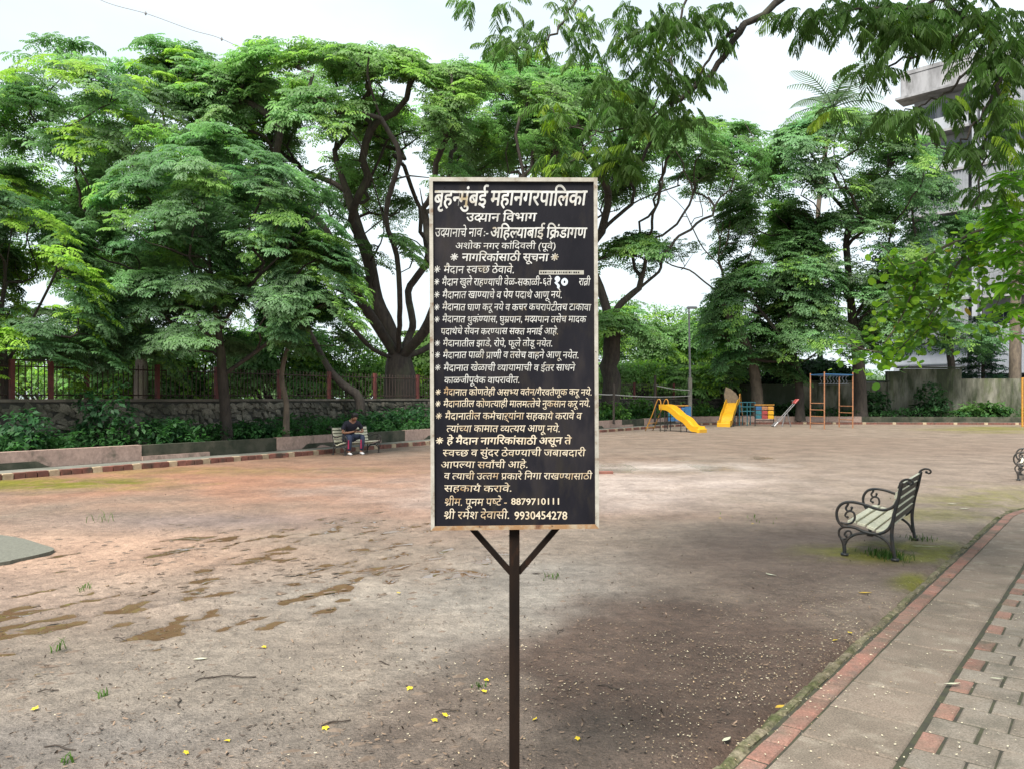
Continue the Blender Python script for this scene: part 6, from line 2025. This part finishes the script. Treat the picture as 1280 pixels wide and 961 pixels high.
# twigs
for i, (px, py, L_, a) in enumerate([(290, 848, .26, .1), (75, 937, .16, -.2), (255, 850, .10, .8), (225, 880, .14, 2.0), (60, 865, .10, .3), (150, 800, .12, -.4), (420, 905, .14, .5), (480, 830, .10, 2.4), (560, 890, .12, .2), (700, 790, .09, 1.1), (760, 860, .12, -.5), (350, 720, .14, .3)]):
    c = G(px, py); c.z = .008; d = Vector((math.cos(a), math.sin(a), 0)); sd = Vector((-d.y, d.x, 0))
    o = MB().tube(spline([-d * L_ / 2, -d * L_ * .15 + sd * L_ * .08 + Vector((0, 0, .006)), d * L_ * .2 - sd * L_ * .03 + Vector((0, 0, .004)), d * L_ / 2], 4), .0035, 5).tube([(0, 0, .004), tuple(sd * L_ * .2 + d * L_ * .15 + Vector((0, 0, .01)))], .002, 4).build('fallen_twig', M['twig'])
    o.location = c
    tag(o, ['curved dark twig on the pale dirt at lower left', 'thick dark twig near the lower left corner', 'short dark twig beside the long curved one', 'crooked twig lying steeply on the dirt at lower left', 'tiny twig at the left edge near a yellow flower',
            'thin twig on the pale dirt below the ruts', 'small twig at lower centre left', 'slanting twig left of the board post', 'short twig just left of the post foot', 'small twig right of the board post', 'dark twig in the petal strewn brown dirt', 'damp twig beside the puddles'][i], 'twig')
# yellow flowers
fl = []
fpos = [(44, 888), (284, 928), (407, 912), (605, 866), (608, 852), (512, 862), (669, 901), (722, 925), (900, 648), (1187, 723), (134, 733), (46, 845), (232, 943), (498, 742), (543, 902), (1044, 802), (1062, 792), (941, 655), (556, 896), (330, 810)]
flabs = ['yellow flower at far lower left on pale dirt', 'yellow flower near the bottom left of centre', 'yellow flower on grey dirt at bottom centre left', 'yellow flower just left of the board post', 'small yellow flower above the one left of the post', 'yellow flower midway left of the post',
         'yellow flower close right of the post', 'yellow flower low right of the post foot', 'yellow flower far out on the brown dirt', 'yellow flower on the grey slabs of the path', 'yellow flower beside the puddled ruts at left', 'small yellow flower at the left margin', 'pale yellow flower near the dark twig', 'yellow flower below the board in the open dirt',
         'yellow flower at the bottom left of the post', 'yellow flower by the kerb among thick petals', 'yellow flower touching the mossy kerb bricks', 'tiny yellow flower in front of the cast iron bench', 'yellow bloom beside its twin near the bottom of the post', 'yellow flower alone in the middle of the pale dirt']
fme = []
for k in range(3):
    VV, QQ = [], []
    for f in range(5):
        a = 2 * math.pi * f / 5 + rnd.uniform(-.2, .2); d = Vector((math.cos(a), math.sin(a), 0)); sd = Vector((-d.y, d.x, 0)); b0 = len(VV)
        VV += [Vector((0, 0, .004)), d * .010 + sd * .007 + Vector((0, 0, .006)), d * .019 + Vector((0, 0, .010 * rnd.random())), d * .010 - sd * .007 + Vector((0, 0, .006))]
        QQ.append((b0, b0 + 1, b0 + 2, b0 + 3))
    fme.append(mesh_np('fallen_flower', np.array([tuple(v) for v in VV]), np.array(QQ), M['yellow_petal']))
for i, (px, py) in enumerate(fpos):
    c = G(px, py); onp = path_side(c.x, c.y) > -1.34
    o = bpy.data.objects.new('fallen_flower', fme[i % 3]); link(o); o.location = (c.x, c.y, .028 if onp else .008); o.rotation_euler = (rnd.uniform(-.3, .3), rnd.uniform(-.3, .3), rnd.uniform(0, 6)); o.scale = (rnd.uniform(.8, 1.1),) * 3
    tag(o, flabs[i], 'flower', 'yellow flowers fallen on the ground')
# larger fallen leaves
def leaf(px, py, L_, w, a, mt, label, onpath=False, curl=.25):
    c = G(px, py, .028 if onpath else 0)
    n = 7; vs, fs = [], []
    for i in range(n):
        u = i / (n - 1); ww = w * math.sin(math.pi * min(max(u, .04), .96)) ** .8 / 2
        x_ = (u - .5) * L_; zz_ = .003 + curl * L_ * (u - .5) ** 2 * .9
        vs += [(x_, -ww, zz_ + ww * .35), (x_, 0, zz_), (x_, ww, zz_ + ww * .35)]
    for i in range(n - 1):
        for k in range(2): fs.append((i * 3 + k, i * 3 + k + 1, (i + 1) * 3 + k + 1, (i + 1) * 3 + k))
    mb = MB().add(vs, fs); mb.tube([(L_ * .48, 0, .01), (L_ * .62, .004, .004)], .0012, 4)
    o = mb.build('fallen_leaf', mt, None, smooth=True)
    o.location = (c.x, c.y, c.z + .004); o.rotation_euler = (0, 0, a)
    tag(o, label, 'leaf', 'large leaves fallen on the ground')
leaf(963, 719, .095, .032, -.9, M['pale_leaf'], 'white upturned leaf on the brown dirt left of the bench')
leaf(1081, 742, .10, .035, .1, M['gold_leaf'], 'yellowish green leaf on the dirt below the bench')
leaf(1190, 856, .085, .020, .1, M['pale_leaf'], 'pale narrow leaf lying on a grey paver', True)
leaf(1185, 814, .075, .014, -.2, M['pale_leaf'], 'thin pale leaf on the grey slab above the paver one', True)
leaf(975, 885, .062, .030, .5, M['gold_leaf'], 'golden leaf against the mossy kerb bricks')
leaf(908, 926, .062, .022, .7, M['pale_leaf'], 'pale curled leaf at the bottom beside the kerb')
leaf(1245, 849, .06, .014, -.3, M['pale_leaf'], 'small pale leaf on the pavers at the right edge', True)
leaf(1160, 683.5, .20, .012, -.1, M['pale_leaf'], 'long pale dry stalk on moss behind the bench')
leaf(1146, 683, .09, .02, -.3, M['pale_leaf'], 'short pale leaf beside the dry stalk on the moss')
leaf(670, 717.5, .10, .03, 0, M['twig'], 'dark curled pod on the dirt right of the post')
leaf(250, 825, .07, .03, .2, M['pale_leaf'], 'pale pinkish scrap on the dirt at lower left')
leaf(1205, 636, .14, .04, .1, M['pale_leaf'], 'pale leaf on the dirt near the path bend')
leaf(1190, 630, .12, .04, -.1, M['pale_leaf'], 'dry leaf further out near the path bend')
# stray plank left of the slides
o = MB().bbox((0, 0, .03), (.36, .14, .06), .006).build('broken_brick', M['brick_red']); o.location = G(755, 592); tag(o, 'stray red brick lying on the dirt just right of the board', 'brick')
o = MB().bbox((0, 0, .03), (.5, .10, .05), .006, rz=.3).build('red_plank', M['brick_red']); o.location = G(312, 574) + V3((-.1, -.1, 0)); tag(o, 'red painted block lying loose beside the brick kerb', 'block')
# grass tufts
def tuft(px, py, n, h_, w_, label, c0=(.07, .14, .025), z=0.0):
    c = G(px, py); VV, QQ, CC = [], [], []
    for _ in range(n):
        a = rnd.uniform(0, 6.28); q = Vector((rnd.gauss(0, w_), rnd.gauss(0, w_), 0)); d = Vector((math.cos(a), math.sin(a), 0)); hh = h_ * rnd.uniform(.5, 1.1); sd = Vector((-d.y, d.x, 0)) * .0035
        m = q + d * hh * .25 + Vector((0, 0, hh * .7)); e = q + d * hh * .8 + Vector((0, 0, hh * .95)); b0 = len(VV)
        VV += [q - sd, q + sd, m + sd, m - sd, e + sd * .2, e - sd * .2]; QQ += [(b0, b0 + 1, b0 + 2, b0 + 3), (b0 + 3, b0 + 2, b0 + 4, b0 + 5)]
        k = rnd.uniform(.7, 1.3); CC += [[v * k for v in c0]] * 6
    o = obj_np('grass_tuft', np.array([tuple(v) for v in VV]), np.array(QQ), M['leaf'], cols=np.array(CC)); o.location = c; tag(o, label, 'grass', kind='stuff')
tuft(128, 872, 9, .05, .012, 'tiny grass shoot on the pale dirt at lower left'); tuft(75, 812, 12, .07, .02, 'thin grass shoot at left below the ruts'); tuft(103, 738, 14, .07, .04, 'small tuft beside a rut at left')
tuft(598, 860, 12, .03, .03, 'little green sprig left of the board post'); tuft(600, 655, 12, .10, .06, 'sparse sprig far behind the board on the left'); tuft(690, 722, 14, .06, .05, 'faint grass patch right of the board braces')
tuft(1113, 697, 130, .085, .09, 'thick mossy tuft round the near rear foot of the bench', (.04, .085, .018)); tuft(1096, 692, 60, .06, .08, 'low weeds under the seat of the bench', (.05, .10, .02)); tuft(1150, 674, 60, .05, .08, 'grass round the far rear foot of the bench', (.05, .095, .02))
tuft(125, 652, 14, .14, .06, 'small dark sprig standing alone out on the dirt at left'); tuft(945, 650, 20, .05, .25, 'thin scrap of grass on the dirt left of the bench'); tuft(80, 955, 10, .05, .02, 'grass shoot at the lower left corner')
